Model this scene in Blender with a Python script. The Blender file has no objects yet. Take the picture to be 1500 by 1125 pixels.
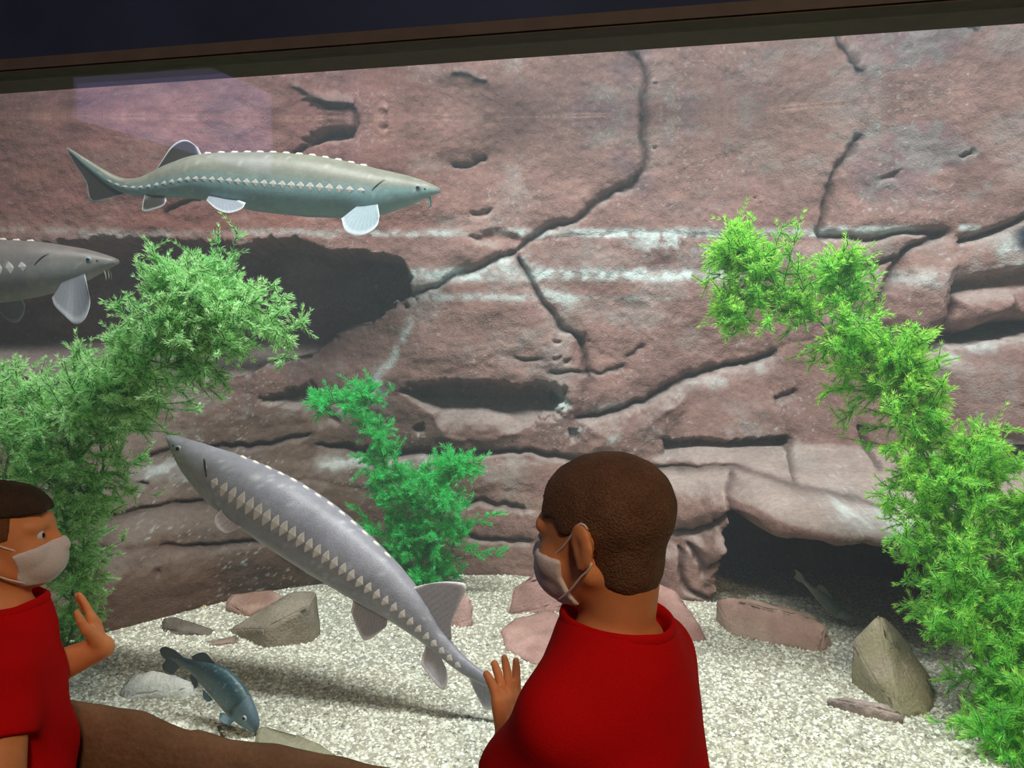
import bpy, bmesh, math, random
import numpy as np
from mathutils import Vector, Matrix

# ------------------------------------------------------------------ camera, light, exposure
scn = bpy.context.scene
COL = scn.collection
scn.view_settings.view_transform = 'Standard'
scn.view_settings.look = 'None'
scn.view_settings.exposure = 0.0
scn.view_settings.gamma = 1.0
scn.view_settings.use_curve_mapping = False

F = 1177.0                      # focal length in pixels of the 1500 x 1125 frame
CZ = 1.35                       # height of the camera
PITCH = math.atan(62.5 / F)
cd = bpy.data.cameras.new('camera')
cd.sensor_width = 36.0
cd.lens = F / 1500.0 * 36.0
cd.clip_start = 0.02
cam = bpy.data.objects.new('camera', cd)
COL.objects.link(cam)
cam.location = (0, 0, CZ)
cam.rotation_euler = (math.pi / 2 - PITCH, 0, 0)
scn.camera = cam

world = bpy.data.worlds.new('room_dark')
scn.world = world
world.use_nodes = True
world.node_tree.nodes['Background'].inputs[0].default_value = (0.02, 0.02, 0.03, 1)
world.node_tree.nodes['Background'].inputs[1].default_value = 0.3


def area_light(name, loc, target, size, size_y, watts, color, spread=180):
    l = bpy.data.lights.new(name, 'AREA')
    l.shape = 'RECTANGLE'
    l.size = size
    l.size_y = size_y
    l.energy = watts
    l.color = color
    l.spread = math.radians(spread)
    o = bpy.data.objects.new(name, l)
    COL.objects.link(o)
    o.location = loc
    d = Vector(target) - Vector(loc)
    o.rotation_euler = d.to_track_quat('-Z', 'Y').to_euler()
    return o


# lamps that hang over the open water of the tank, and the dim lamp of the visitors' room
for i, (x, y, w) in enumerate(((-1.55, 1.85, 24), (-0.55, 1.66, 64), (0.55, 1.46, 66), (1.45, 1.3, 62))):
    area_light('tank_lamp', (x, y, 3.6), (x, y + 0.75, 1.2), 0.85, 0.40, w, (1.0, 1.0, 0.97))
area_light('room_lamp', (0.8, -2.5, 3.7), (-0.1, 1.0, 1.0), 0.5, 0.5, 72.0, (1.0, 0.70, 0.42))
area_light('blue_fill_light', (-0.3, -0.3, 3.75), (-0.3, 1.3, 2.0), 2.0, 0.2, 2.0, (0.45, 0.6, 1.0), 100)  # added fill, tints the wall over the window blue


# ------------------------------------------------------------------ camera geometry helpers
CP, SP = math.cos(PITCH), math.sin(PITCH)


def ray(px, py):
    u, v = (px - 750.0) / F, (562.5 - py) / F
    return np.array([u, CP + v * SP, -SP + v * CP])


def at(px, py, Y):
    d = ray(px, py)
    return np.array([0, 0, CZ]) + d * (Y / d[1])


FLOOR = 0.52                     # height of the gravel bed


def on_floor(px, py, z=FLOOR):
    d = ray(px, py)
    return np.array([0, 0, CZ]) + d * ((z - CZ) / d[2])


def project(x, y, z):
    dy, dz = y, z - CZ
    depth = dy * CP - dz * SP
    up = dy * SP + dz * CP
    return 750 + F * x / depth, 562.5 - F * up / depth


def srgb(r, g, b):
    def c(v):
        v /= 255.0
        return v / 12.92 if v <= 0.04045 else ((v + 0.055) / 1.055) ** 2.4
    return (c(r), c(g), c(b))


# ------------------------------------------------------------------ numpy noise
def _hash(ix, iy, iz, seed):
    n = (ix.astype(np.int64) * 374761393 + iy.astype(np.int64) * 668265263 + iz.astype(np.int64) * 2147483647 + seed * 974634777) & 0xFFFFFFFF
    n = ((n ^ (n >> 13)) * 1274126177) & 0xFFFFFFFF
    n = ((n ^ (n >> 16)) * 2246822519) & 0xFFFFFFFF
    n = n ^ (n >> 15)
    return (n & 0xFFFFFF).astype(np.float64) / float(0xFFFFFF)


def vnoise(x, y, z=0.0, seed=0):
    x, y = np.asarray(x, float), np.asarray(y, float)
    z = np.broadcast_to(np.asarray(z, float), x.shape)
    ix, iy, iz = np.floor(x), np.floor(y), np.floor(z)
    fx, fy, fz = x - ix, y - iy, z - iz
    fx, fy, fz = [f * f * (3 - 2 * f) for f in (fx, fy, fz)]
    r = 0
    for a in (0, 1):
        for b in (0, 1):
            for c in (0, 1):
                w = (fx if a else 1 - fx) * (fy if b else 1 - fy) * (fz if c else 1 - fz)
                r = r + w * _hash(ix + a, iy + b, iz + c, seed)
    return r


def fbm(x, y, z=0.0, seed=0, octs=4, gain=0.5):
    r, amp, tot, f = 0, 1.0, 0, 1.0
    for o in range(octs):
        r = r + amp * vnoise(np.asarray(x) * f, np.asarray(y) * f, np.asarray(z) * f, seed + o * 17)
        tot += amp
        amp *= gain
        f *= 2.03
    return r / tot


def sstep(a, b, x):
    t = np.clip((x - a) / (b - a), 0, 1)
    return t * t * (3 - 2 * t)


# ------------------------------------------------------------------ object helpers
def link(o, parent=None):
    COL.objects.link(o)
    if parent is not None:
        o.parent = parent
    return o


def tag(o, label=None, cat=None, group=None, kind=None):
    if label: o['label'] = label
    if cat: o['category'] = cat
    if group: o['group'] = group
    if kind: o['kind'] = kind
    return o


def empty(name, loc):
    o = bpy.data.objects.new(name, None)
    o.empty_display_size = 0.05
    o.location = tuple(loc)
    COL.objects.link(o)
    return o


def mesh_np(name, V, Fc, m, parent=None, origin=(0, 0, 0), smooth=True, color=None):
    """V (n,3) world coordinates, Fc (k,3|4) indices or a list of index tuples; origin is the parent's place."""
    V = np.asarray(V, float) - np.asarray(origin, float)
    me = bpy.data.meshes.new(name)
    if isinstance(Fc, np.ndarray):
        k, w = Fc.shape
        me.vertices.add(len(V))
        me.vertices.foreach_set('co', V.astype(np.float32).ravel())
        me.loops.add(k * w)
        me.loops.foreach_set('vertex_index', Fc.astype(np.int32).ravel())
        me.polygons.add(k)
        me.polygons.foreach_set('loop_start', np.arange(0, k * w, w, dtype=np.int32))
        me.polygons.foreach_set('loop_total', np.full(k, w, dtype=np.int32))
        me.update(calc_edges=True)
        me.validate()
    else:
        me.from_pydata([tuple(v) for v in V], [], [tuple(f) for f in Fc])
        me.update()
    if smooth:
        me.polygons.foreach_set('use_smooth', np.ones(len(me.polygons), dtype=bool))
    if color is not None:
        c = np.ones((len(V), 4), np.float32)
        c[:, :3] = color
        a = me.color_attributes.new('tint', 'FLOAT_COLOR', 'POINT')
        a.data.foreach_set('color', c.ravel())
    me.materials.append(m)
    return link(bpy.data.objects.new(name, me), parent)


class Geo:
    """collects tubes, blades and lofts, builds them as ONE mesh object"""
    def __init__(self):
        self.v, self.f, self.c = [], [], []

    def add(self, V, Fc, col=(1, 1, 1)):
        b = sum(len(x) for x in self.v)
        V = np.asarray(V, float)
        self.v.append(V)
        self.f += [tuple(int(i) + b for i in f) for f in Fc]
        col = np.asarray(col, float)
        self.c.append(np.broadcast_to(col, (len(V), 3)) if col.ndim == 1 else col)

    def tube(self, pts, rad, n=8, col=(1, 1, 1)):
        pts = np.asarray(pts, float)
        m = len(pts)
        rad = np.broadcast_to(np.asarray(rad, float), (m,))
        T = np.gradient(pts, axis=0)
        T /= np.linalg.norm(T, axis=1)[:, None] + 1e-12
        ref = np.array([0, 0, 1.0]) if abs(T[0][2]) < 0.9 else np.array([1.0, 0, 0])
        V = []
        for i in range(m):
            a = np.cross(T[i], ref); a /= np.linalg.norm(a) + 1e-12
            b = np.cross(T[i], a)
            ref = -b if np.dot(-b, ref) > 0 else b
            for k in range(n):
                t = 2 * math.pi * k / n
                V.append(pts[i] + rad[i] * (math.cos(t) * a + math.sin(t) * ref))
        Fc = [(i * n + k, i * n + (k + 1) % n, (i + 1) * n + (k + 1) % n, (i + 1) * n + k) for i in range(m - 1) for k in range(n)]
        Fc += [tuple(range(n))[::-1], tuple((m - 1) * n + k for k in range(n))]
        self.add(V, Fc, col)

    def build(self, name, m, parent=None, origin=(0, 0, 0), smooth=True):
        return mesh_np(name, np.concatenate(self.v), self.f, m, parent, origin, smooth, np.concatenate(self.c))


def box(name, lo, hi, m, parent=None, origin=(0, 0, 0), rot=0.0, pivot=(0, 0), bevel=0.0):
    bm = bmesh.new()
    bmesh.ops.create_cube(bm, size=1)
    for v in bm.verts:
        v.co = [lo[i] + (v.co[i] + 0.5) * (hi[i] - lo[i]) for i in range(3)]
    if bevel:
        bmesh.ops.bevel(bm, geom=bm.edges[:], offset=bevel, segments=2, affect='EDGES')
    c, s = math.cos(rot), math.sin(rot)
    for v in bm.verts:
        x, y = v.co.x - pivot[0], v.co.y - pivot[1]
        v.co.x, v.co.y = pivot[0] + c * x - s * y, pivot[1] + s * x + c * y
        v.co -= Vector(origin)
    me = bpy.data.meshes.new(name)
    bm.to_mesh(me); bm.free()
    me.materials.append(m)
    return link(bpy.data.objects.new(name, me), parent)


def spline(P, n):
    """Catmull-Rom through P, n points evenly along its length"""
    P = np.asarray(P, float)
    Q = np.vstack([2 * P[0] - P[1], P, 2 * P[-1] - P[-2]])
    out = []
    for i in range(1, len(Q) - 2):
        for t in np.linspace(0, 1, 24, endpoint=False):
            a, b, c, d = Q[i - 1], Q[i], Q[i + 1], Q[i + 2]
            out.append(0.5 * (2 * b + (c - a) * t + (2 * a - 5 * b + 4 * c - d) * t * t + (3 * b - a - 3 * c + d) * t ** 3))
    out.append(P[-1])
    out = np.array(out)
    s = np.concatenate([[0], np.cumsum(np.linalg.norm(np.diff(out, axis=0), axis=1))])
    q = np.linspace(0, s[-1], n)
    return np.stack([np.interp(q, s, out[:, k]) for k in range(out.shape[1])], 1)


# ------------------------------------------------------------------ materials
def material(name, base=(0.5, 0.5, 0.5), rough=0.7, attr=False, noise=None, bump=None, spec=0.3, trans=0.0, sss=0.0, voro=None, metal=0.0):
    """base colour (or the mesh's own 'tint'), mottled by noise=(scale, low, high), relief bump=(scale, strength, distance)"""
    m = bpy.data.materials.new(name)
    m.use_nodes = True
    nt = m.node_tree
    N, L = nt.nodes, nt.links
    p = N['Principled BSDF']
    p.inputs['Roughness'].default_value = rough
    p.inputs['Specular IOR Level'].default_value = spec
    p.inputs['Metallic'].default_value = metal
    tc = N.new('ShaderNodeTexCoord')
    if attr:
        a = N.new('ShaderNodeAttribute'); a.attribute_name = 'tint'
        col = a.outputs['Color']
    else:
        a = N.new('ShaderNodeRGB'); a.outputs[0].default_value = (*base, 1)
        col = a.outputs[0]
    if noise:
        for sc, lo, hi in (noise if isinstance(noise, list) else [noise]):
            n = N.new('ShaderNodeTexNoise'); n.inputs['Scale'].default_value = sc; n.inputs['Detail'].default_value = 5
            L.new(tc.outputs['Object'], n.inputs['Vector'])
            r = N.new('ShaderNodeMapRange'); r.inputs[1].default_value = 0.3; r.inputs[2].default_value = 0.7
            r.inputs[3].default_value = lo; r.inputs[4].default_value = hi
            L.new(n.outputs['Fac'], r.inputs[0])
            mx = N.new('ShaderNodeMix'); mx.data_type = 'RGBA'; mx.blend_type = 'MULTIPLY'; mx.inputs[0].default_value = 1
            L.new(col, mx.inputs[6]); L.new(r.outputs[0], mx.inputs[7])
            col = mx.outputs[2]
    L.new(col, p.inputs['Base Color'])
    if sss:
        p.inputs['Subsurface Weight'].default_value = sss
        p.inputs['Subsurface Radius'].default_value = (0.01, 0.004, 0.002)
        p.inputs['Subsurface Scale'].default_value = 0.5
    if bump:
        h = None
        for sc, st in (bump if isinstance(bump, list) else [bump]):
            n = N.new('ShaderNodeTexNoise'); n.inputs['Scale'].default_value = sc; n.inputs['Detail'].default_value = 4
            L.new(tc.outputs['Object'], n.inputs['Vector'])
            b = N.new('ShaderNodeBump'); b.inputs['Strength'].default_value = st; b.inputs['Distance'].default_value = 0.01
            L.new(n.outputs['Fac'], b.inputs['Height'])
            if h is not None: L.new(h, b.inputs['Normal'])
            h = b.outputs['Normal']
        L.new(h, p.inputs['Normal'])
    if trans:
        out = N['Material Output']
        t = N.new('ShaderNodeBsdfTranslucent')
        L.new(col, t.inputs['Color'])
        ms = N.new('ShaderNodeMixShader'); ms.inputs[0].default_value = trans
        L.new(p.outputs[0], ms.inputs[1]); L.new(t.outputs[0], ms.inputs[2])
        L.new(ms.outputs[0], out.inputs['Surface'])
    return m


def clear_material(name, kind):
    """glass pane (kind 'glass': reflects a little at every face) or the water surface (kind 'water': real Fresnel, a full mirror from below)"""
    m = bpy.data.materials.new(name)
    m.use_nodes = True
    nt = m.node_tree
    N, L = nt.nodes, nt.links
    N.remove(N['Principled BSDF'])
    t = N.new('ShaderNodeBsdfTransparent')
    g = N.new('ShaderNodeBsdfGlossy')
    mx = N.new('ShaderNodeMixShader')
    if kind == 'glass':
        g.inputs['Roughness'].default_value = 0.02
        t.inputs['Color'].default_value = (0.985, 0.995, 0.99, 1)
        lw = N.new('ShaderNodeLayerWeight')
        pw = N.new('ShaderNodeMath'); pw.operation = 'POWER'; pw.inputs[1].default_value = 5
        L.new(lw.outputs['Facing'], pw.inputs[0])
        ma = N.new('ShaderNodeMath'); ma.operation = 'MULTIPLY_ADD'; ma.inputs[1].default_value = 0.96; ma.inputs[2].default_value = 0.03
        L.new(pw.outputs[0], ma.inputs[0])
        L.new(ma.outputs[0], mx.inputs[0])
    else:
        g.inputs['Roughness'].default_value = 0.03
        g.inputs['Color'].default_value = (0.93, 0.93, 0.95, 1)
        fr = N.new('ShaderNodeFresnel'); fr.inputs['IOR'].default_value = 1.33
        tc = N.new('ShaderNodeTexCoord')
        n = N.new('ShaderNodeTexNoise'); n.inputs['Scale'].default_value = 7; n.inputs['Detail'].default_value = 1
        L.new(tc.outputs['Object'], n.inputs['Vector'])
        b = N.new('ShaderNodeBump'); b.inputs['Strength'].default_value = 0.12; b.inputs['Distance'].default_value = 0.004
        L.new(n.outputs['Fac'], b.inputs['Height'])
        L.new(b.outputs['Normal'], g.inputs['Normal'])
        L.new(fr.outputs[0], mx.inputs[0])
    L.new(t.outputs[0], mx.inputs[1]); L.new(g.outputs[0], mx.inputs[2])
    L.new(mx.outputs[0], N['Material Output'].inputs['Surface'])
    return m


M_ROCK = material('red_rock', attr=True, rough=0.9, spec=0.15, noise=[(9, 0.82, 1.14), (60, 0.84, 1.12), (230, 0.86, 1.12)], bump=[(45, 0.5), (170, 0.4)])
M_STONE = material('loose_stone', attr=True, rough=0.85, spec=0.2, noise=[(14, 0.8, 1.15), (120, 0.88, 1.1)], bump=[(40, 0.35), (160, 0.3)])
M_SAND = material('gravel_bed', srgb(174, 175, 162), rough=0.9, spec=0.2, noise=[(6, 0.88, 1.08), (210, 0.62, 1.28)], bump=[(260, 0.9)])
M_PEBBLE = material('pebbles', attr=True, rough=0.7, spec=0.3)
M_LEAF = material('plastic_leaf', attr=True, rough=0.45, spec=0.35, trans=0.58)
M_STEM = material('plant_stem', srgb(92, 132, 72), rough=0.6, noise=(60, 0.7, 1.2))
M_FISH = material('fish_skin', attr=True, rough=0.42, spec=0.45, noise=[(60, 0.9, 1.08), (330, 0.86, 1.16)], bump=(300, 0.12))
M_FIN = material('fish_fin', attr=True, rough=0.5, spec=0.4, noise=(180, 0.88, 1.1), trans=0.25)
M_SCUTE = material('scute_bone', srgb(206, 203, 198), rough=0.5, spec=0.4, noise=(200, 0.75, 1.1))
M_DARK = material('fish_dark', srgb(24, 25, 30), rough=0.3, spec=0.6)
M_EYE = material('eye_black', srgb(14, 12, 12), rough=0.1, spec=0.6)
M_EYERING = material('eye_ring', srgb(150, 165, 175), rough=0.3)
M_SKIN = material('skin', srgb(226, 152, 102), rough=0.55, spec=0.3, sss=0.12, noise=(40, 0.93, 1.05), bump=(300, 0.05))
M_HAIR = material('hair_brown', srgb(114, 84, 64), rough=0.65, spec=0.25, noise=[(30, 0.75, 1.15), (420, 0.6, 1.25)], bump=[(420, 0.5)])
M_HAIRDARK = material('hair_dark_brown', srgb(66, 50, 38), rough=0.65, spec=0.25, noise=[(30, 0.75, 1.15), (420, 0.6, 1.25)], bump=[(420, 0.5)])
M_FADE = material('hair_clipped', srgb(118, 80, 52), rough=0.75, spec=0.15, noise=[(420, 0.6, 1.25)], bump=[(500, 0.4)])
M_SHIRT = material('red_cotton', srgb(205, 16, 20), rough=0.9, spec=0.1, noise=[(12, 0.92, 1.05), (500, 0.9, 1.08)], bump=[(420, 0.15)])
M_MASK = material('mask_fabric', srgb(225, 222, 226), rough=0.9, spec=0.1, bump=[(300, 0.15)])
M_LOOP = material('ear_loop', srgb(235, 228, 222), rough=0.8)
M_PANTS = material('denim', srgb(40, 46, 66), rough=0.9, noise=(200, 0.8, 1.15))
M_SHOE = material('shoe', srgb(60, 60, 64), rough=0.6)
M_SOLE = material('shoe_sole', srgb(210, 208, 200), rough=0.7)
M_BEZEL = material('bezel_brown', srgb(84, 76, 70), rough=0.7, spec=0.2, noise=(30, 0.9, 1.1))
M_NIGHT = material('wall_navy', srgb(42, 52, 78), rough=0.8, spec=0.2, noise=(3, 0.7, 1.3))
M_ROOM = material('room_dark_paint', srgb(70, 66, 64), rough=0.9, noise=(4, 0.9, 1.1))
M_CARPET = material('room_carpet', srgb(60, 56, 54), rough=1.0, noise=(60, 0.7, 1.2))
M_TANK = material('tank_side', srgb(120, 100, 92), rough=0.9, noise=(5, 0.8, 1.1))
M_SILL = material('sill_rock', attr=True, rough=0.9, spec=0.15, noise=[(14, 0.85, 1.12), (120, 0.9, 1.1)], bump=[(60, 0.4)])
M_GLASS = clear_material('glass', 'glass')
M_WATER = clear_material('water', 'water')

# ------------------------------------------------------------------ the room and the tank shell
GY, GT = 1.22, 0.196            # the glass crosses the view axis at Y = GY and comes nearer towards the right
GANG = -math.atan(GT)
def glass_y(x): return GY - GT * x


S = 'structure'
tag(box('floor', (-4, -4.5, -0.1), (4, 1.3, 0.0), M_CARPET), kind=S)
tag(box('ceiling', (-4, -4.5, 3.9), (4, 3.9, 4.0), M_ROOM), kind=S)
tag(box('wall_rear', (-4, -4.6, 0), (4, -4.5, 3.9), M_ROOM), kind=S)
tag(box('wall_left', (-4.1, -4.5, 0), (-4.0, 3.9, 3.9), M_ROOM), kind=S)
tag(box('wall_right', (4.0, -4.5, 0), (4.1, 3.9, 3.9), M_ROOM), kind=S)
ZB = CZ + 405 * (GY + 0.10) / F           # lower edge of the bezel over the glass
wf = box('wall_front', (-3.9, GY + 0.0, ZB + 0.022), (3.9, GY + 0.10, 3.9), M_NIGHT, rot=GANG, pivot=(0, GY))
tag(wf, kind=S)
tag(box('trim_1', (-3.9, GY - 0.006, ZB), (3.9, GY + 0.10, ZB + 0.022), M_BEZEL, rot=GANG, pivot=(0, GY), bevel=0.003), kind=S)
tag(box('wall_front_lower', (-3.9, GY, 0), (3.9, GY + 0.10, 0.50), M_ROOM, rot=GANG, pivot=(0, GY)), kind=S)
win = tag(box('window_1', (-3.9, GY + 0.02, 0.50), (3.9, GY + 0.035, ZB), M_GLASS, rot=GANG, pivot=(0, GY)), kind=S)
tag(box('tank_side_left', (-2.75, 1.7, 0.3), (-2.65, 3.6, 3.0), M_TANK), kind=S)
tag(box('tank_side_right', (2.35, 0.95, 0.3), (2.45, 3.3, 3.0), M_TANK), kind=S)
def mirrored(px, py, X):
    """place on the left wall (at X) of the room whose mirror image in the glass stands at this pixel"""
    d = ray(px, py); c = np.array([0, 0, CZ])
    n = np.array([GT, 1, 0]) / math.hypot(GT, 1)
    t = ((np.array([0, GY + 0.02, 0]) - c) @ n) / (d @ n)
    h = c + d * t
    r = d - 2 * (d @ n) * n
    return h + r * ((X - h[0]) / r[0])


M_SCREEN = bpy.data.materials.new('lit_screen')
M_SCREEN.use_nodes = True
pb = M_SCREEN.node_tree.nodes['Principled BSDF']
pb.inputs['Base Color'].default_value = (0.02, 0.02, 0.03, 1)
pb.inputs['Emission Color'].default_value = (0.50, 0.42, 1.0, 1)
pb.inputs['Emission Strength'].default_value = 1.5
qa, qb_ = mirrored(396, 137, -3.95), mirrored(290, 226, -3.95)
sy0, sy1 = sorted((qa[1], mirrored(110, 180, -3.95)[1])); sz0, sz1 = qb_[2], min(qa[2], 3.86)
so = (-4.0, (sy0 + sy1) / 2, sz0)
scr = tag(empty('wall_screen', so), 'lavender lit screen on the left wall, seen as a faint rectangle mirrored in the glass', 'screen')
box('frame', (-4.0, sy0 - 0.03, sz0 - 0.03), (-3.956, sy1 + 0.03, sz1 + 0.03), M_ROOM, scr, so)
box('screen_panel', (-3.958, sy0, sz0), (-3.950, sy1, sz1), M_SCREEN, scr, so)

WZ = 2.165
wv = np.array([(-2.65, 1.84, WZ), (2.35, 0.86, WZ), (2.35, 3.0, WZ), (-2.65, 3.4, WZ)])
tag(mesh_np('water_surface', wv, [(0, 1, 2, 3)], M_WATER, smooth=False), kind=S)

sp_ = [(-300, 960), (-100, 985), (0, 1005), (90, 1024), (120, 1029), (165, 1040), (205, 1043), (250, 1064), (272, 1072), (284, 1070), (330, 1085), (400, 1093), (480, 1108), (560, 1127), (700, 1158), (900, 1200), (1200, 1260)]
tops = []
for px, py in sp_:
    d = ray(px, py); n_ = np.array([GT, 1, 0])
    t = (GY - 0.03) / (d @ n_)
    p = np.array([0, 0, CZ]) + d * t
    tops.append((p[0], p[2]))
tops = np.array(tops)
sxs = np.arange(tops[0, 0], tops[-1, 0], 0.012)
stz = np.interp(sxs, tops[:, 0], tops[:, 1])
V, Fq = [], []
prof = [(0.075, -9), (0.075, -0.10), (0.070, -0.045), (0.058, -0.018), (0.042, -0.003), (0.028, 0.0), (0.012, -0.006), (0.006, -0.03), (0.006, -9)]
for i, x in enumerate(sxs):
    for j, (dy, dz) in enumerate(prof):
        z = 0.0 if dz < -1 else stz[i] + dz
        w = (float(vnoise(np.array([x * 26]), np.array([j * 1.3]), 0.5, 3)[0]) - 0.5) * 0.012 * (0 < j < 8)
        V.append((x, glass_y(x) - dy - (w if j < 5 else 0), z + w * 0.4))
npf = len(prof)
for i in range(len(sxs) - 1):
    for j in range(npf - 1):
        a = i * npf + j
        Fq.append((a, a + npf, a + npf + 1, a + 1))
    Fq.append((i * npf + npf - 1, (i + 1) * npf + npf - 1, (i + 1) * npf, i * npf))
Fq += [tuple(range(npf)), tuple((len(sxs) - 1) * npf + j for j in range(npf))[::-1]]
V = np.array(V)
sc_ = np.array(srgb(120, 92, 70)) * (0.8 + 0.4 * fbm(V[:, 0] * 14, V[:, 1] * 14, V[:, 2] * 14, 77, 3))[:, None]
tag(mesh_np('trim_2', V, Fq, M_SILL, color=sc_), kind=S)

hz = bpy.data.materials.new('water_haze')
hz.use_nodes = True
hz.node_tree.nodes.remove(hz.node_tree.nodes['Principled BSDF'])
vs = hz.node_tree.nodes.new('ShaderNodeVolumeScatter')
vs.inputs['Color'].default_value = (0.74, 0.90, 1.0, 1)
vs.inputs['Density'].default_value = 0.062
vs.inputs['Anisotropy'].default_value = 0.2
hz.node_tree.links.new(vs.outputs[0], hz.node_tree.nodes['Material Output'].inputs['Volume'])
wb = np.array([(x, y, z) for z in (0.42, WZ - 0.004) for x, y in ((-2.64, 1.80), (2.34, 0.82), (2.34, 3.1), (-2.64, 3.5))])
tag(mesh_np('water', wb, [(3, 2, 1, 0), (4, 5, 6, 7), (0, 1, 5, 4), (1, 2, 6, 5), (2, 3, 7, 6), (3, 0, 4, 7)], hz, smooth=False), kind=S)

# ------------------------------------------------------------------ the rock wall behind the water
def seg_dist(px, py, line):
    """distance in pixels to a polyline, and the place along it (0..1)"""
    best = np.full(px.shape, 1e9); tt = np.zeros(px.shape)
    n = len(line) - 1
    for i in range(n):
        (x0, y0), (x1, y1) = line[i], line[i + 1]
        dx, dy = x1 - x0, y1 - y0
        t = np.clip(((px - x0) * dx + (py - y0) * dy) / (dx * dx + dy * dy + 1e-9), 0, 1)
        d = np.hypot(px - x0 - t * dx, py - y0 - t * dy)
        m = d < best
        best[m] = d[m]; tt[m] = (i + t[m]) / n
    return best, tt


def poly_sd(px, py, P):
    """signed distance in pixels to a polygon (negative inside)"""
    d, _ = seg_dist(px, py, P + [P[0]])
    ins = np.zeros(px.shape, bool)
    n = len(P)
    for i in range(n):
        (x0, y0), (x1, y1) = P[i], P[(i + 1) % n]
        c = ((y0 > py) != (y1 > py)) & (px < (x1 - x0) * (py - y0) / (y1 - y0 + 1e-9) + x0)
        ins ^= c
    return np.where(ins, -d, d)


# the base sheet: how far back the wall stands, as a function of the place on it
def base_y(x, z):
    y = np.interp(x, [-2.8, -1.9, -0.9, 0.0, 0.9, 1.45, 1.9, 2.5], [2.93, 2.95, 2.98, 2.98, 2.90, 2.66, 2.42, 2.1])
    lean = np.interp(x, [-2.8, -1.25, -1.02, -0.92, -0.78, -0.6, -0.3, 0.0, 0.35, 0.75, 1.2, 2.5], [0.85, 0.78, 0.52, 0.42, 0.30, 0.21, 0.13, 0.12, 0.2, 0.28, 0.25, 0.2])
    a = sstep(1.38, 0.50, z)
    shelf = np.interp(x, [-3, 0.48, 0.62, 0.75, 0.88, 1.1, 1.4, 1.7, 2.5], [0, 0, 0.10, 0.30, 0.44, 0.50, 0.42, 0.3, 0.1])
    return y - lean * (0.35 * a + 0.65 * a * a) - shelf * sstep(1.0, 0.80, z)


xs = np.arange(-2.66, 2.36, 0.0052)
zs = np.arange(0.40, 2.56, 0.0050)
NX, NZ = len(xs), len(zs)
GX, GZ = np.meshgrid(xs, zs)                 # rows by height
YB = base_y(GX, GZ)
PX, PY = project(GX, YB, GZ)
wob = (fbm(GX * 9, GZ * 9, 3.1, 5, 3) - 0.5)
wob2 = (fbm(GX * 9, GZ * 9, 9.7, 8, 3) - 0.5)
wob3 = fbm(GX * 34, GZ * 34, 1.7, 15, 3) - 0.5
QX, QY = PX + wob * 22 + wob3 * 7, PY + wob2 * 20 + wob3 * 6       # roughened coordinates for crack lines and recess outlines

CRACKS = [   # (line, half width px, depth m)
    ([(945, -60), (945, 75), (945, 240), (930, 262), (890, 290), (840, 318), (800, 332), (775, 352), (758, 372)], 6, 0.030),
    ([(758, 372), (735, 378), (680, 400), (640, 420), (610, 432), (575, 450), (530, 472), (480, 492), (430, 520)], 6, 0.030),
    ([(762, 380), (780, 410), (800, 450), (822, 482), (845, 497), (855, 530), (862, 555)], 4.5, 0.026),
    ([(810, 550), (850, 550), (900, 541), (914, 536)], 2.2, 0.012),
    ([(845, 612), (880, 608), (920, 598), (960, 580), (1010, 555), (1060, 543), (1130, 520), (1142, 514)], 5, 0.034),
    ([(455, 655), (530, 660), (600, 665), (655, 665), (720, 660), (780, 662), (830, 672), (900, 680), (960, 683), (1060, 682), (1110, 690), (1155, 707), (1200, 718), (1240, 728), (1290, 738)], 4.5, 0.030),
    ([(145, 765), (200, 748), (260, 740), (300, 735), (335, 722)], 4.5, 0.026),
    ([(200, 672), (260, 662), (330, 656), (400, 648), (455, 640)], 3.5, 0.022),
    ([(240, 798), (330, 793), (470, 785)], 3, 0.016),
    ([(680, 738), (745, 741), (765, 746)], 4, 0.020), ([(680, 786), (730, 788), (775, 797)], 4, 0.020),
    ([(560, 705), (600, 700), (660, 690)], 3, 0.016),
    ([(1390, 335), (1370, 345), (1340, 365), (1310, 395), (1290, 430), (1278, 470)], 5, 0.034),
    ([(1195, 352), (1220, 350), (1290, 345), (1350, 340), (1390, 335)], 5.5, 0.030),
    ([(1400, 352), (1430, 347), (1465, 335), (1500, 320), (1560, 300)], 6, 0.036),
    ([(1340, 506), (1380, 492), (1430, 488), (1500, 470), (1560, 462)], 9, 0.06),
    ([(1270, 195), (1255, 215), (1230, 240), (1218, 280), (1212, 330), (1195, 352)], 5, 0.020),
    ([(1258, 622), (1275, 655), (1290, 690)], 3.5, 0.024),
    ([(1395, 410), (1395, 450), (1375, 487)], 7, 0.030),
    ([(1265, 392), (1290, 385), (1318, 378)], 3.5, 0.02),
    ([(1135, 582), (1170, 570)], 3.5, 0.020), ([(1155, 640), (1157, 675), (1155, 705)], 4, 0.020),
    ([(60, 158), (100, 155), (180, 157)], 3.5, 0.024), ([(60, 128), (130, 131), (180, 147)], 3, 0.014),
    ([(430, 222), (470, 202), (515, 186), (522, 160), (495, 135)], 3.5, 0.018),
    ([(658, 238), (682, 242), (710, 232)], 3, 0.02), ([(240, 310), (262, 296), (285, 290)], 2, 0.012),
    ([(1060, 745), (1040, 762), (1010, 775), (960, 776)], 5, 0.03), ([(1070, 690), (1055, 720), (1060, 745), (1075, 760)], 6, 0.03),
    ([(1000, 790), (1030, 830), (1062, 800)], 5, 0.03), ([(985, 800), (1005, 850), (1040, 872)], 4, 0.03),
    ([(918, 525), (930, 516), (945, 508)], 2, 0.01), ([(750, 520), (770, 527), (790, 526)], 1.8, 0.008),
    ([(1430, 668), (1470, 660), (1560, 645)], 5, 0.03),
]
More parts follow.
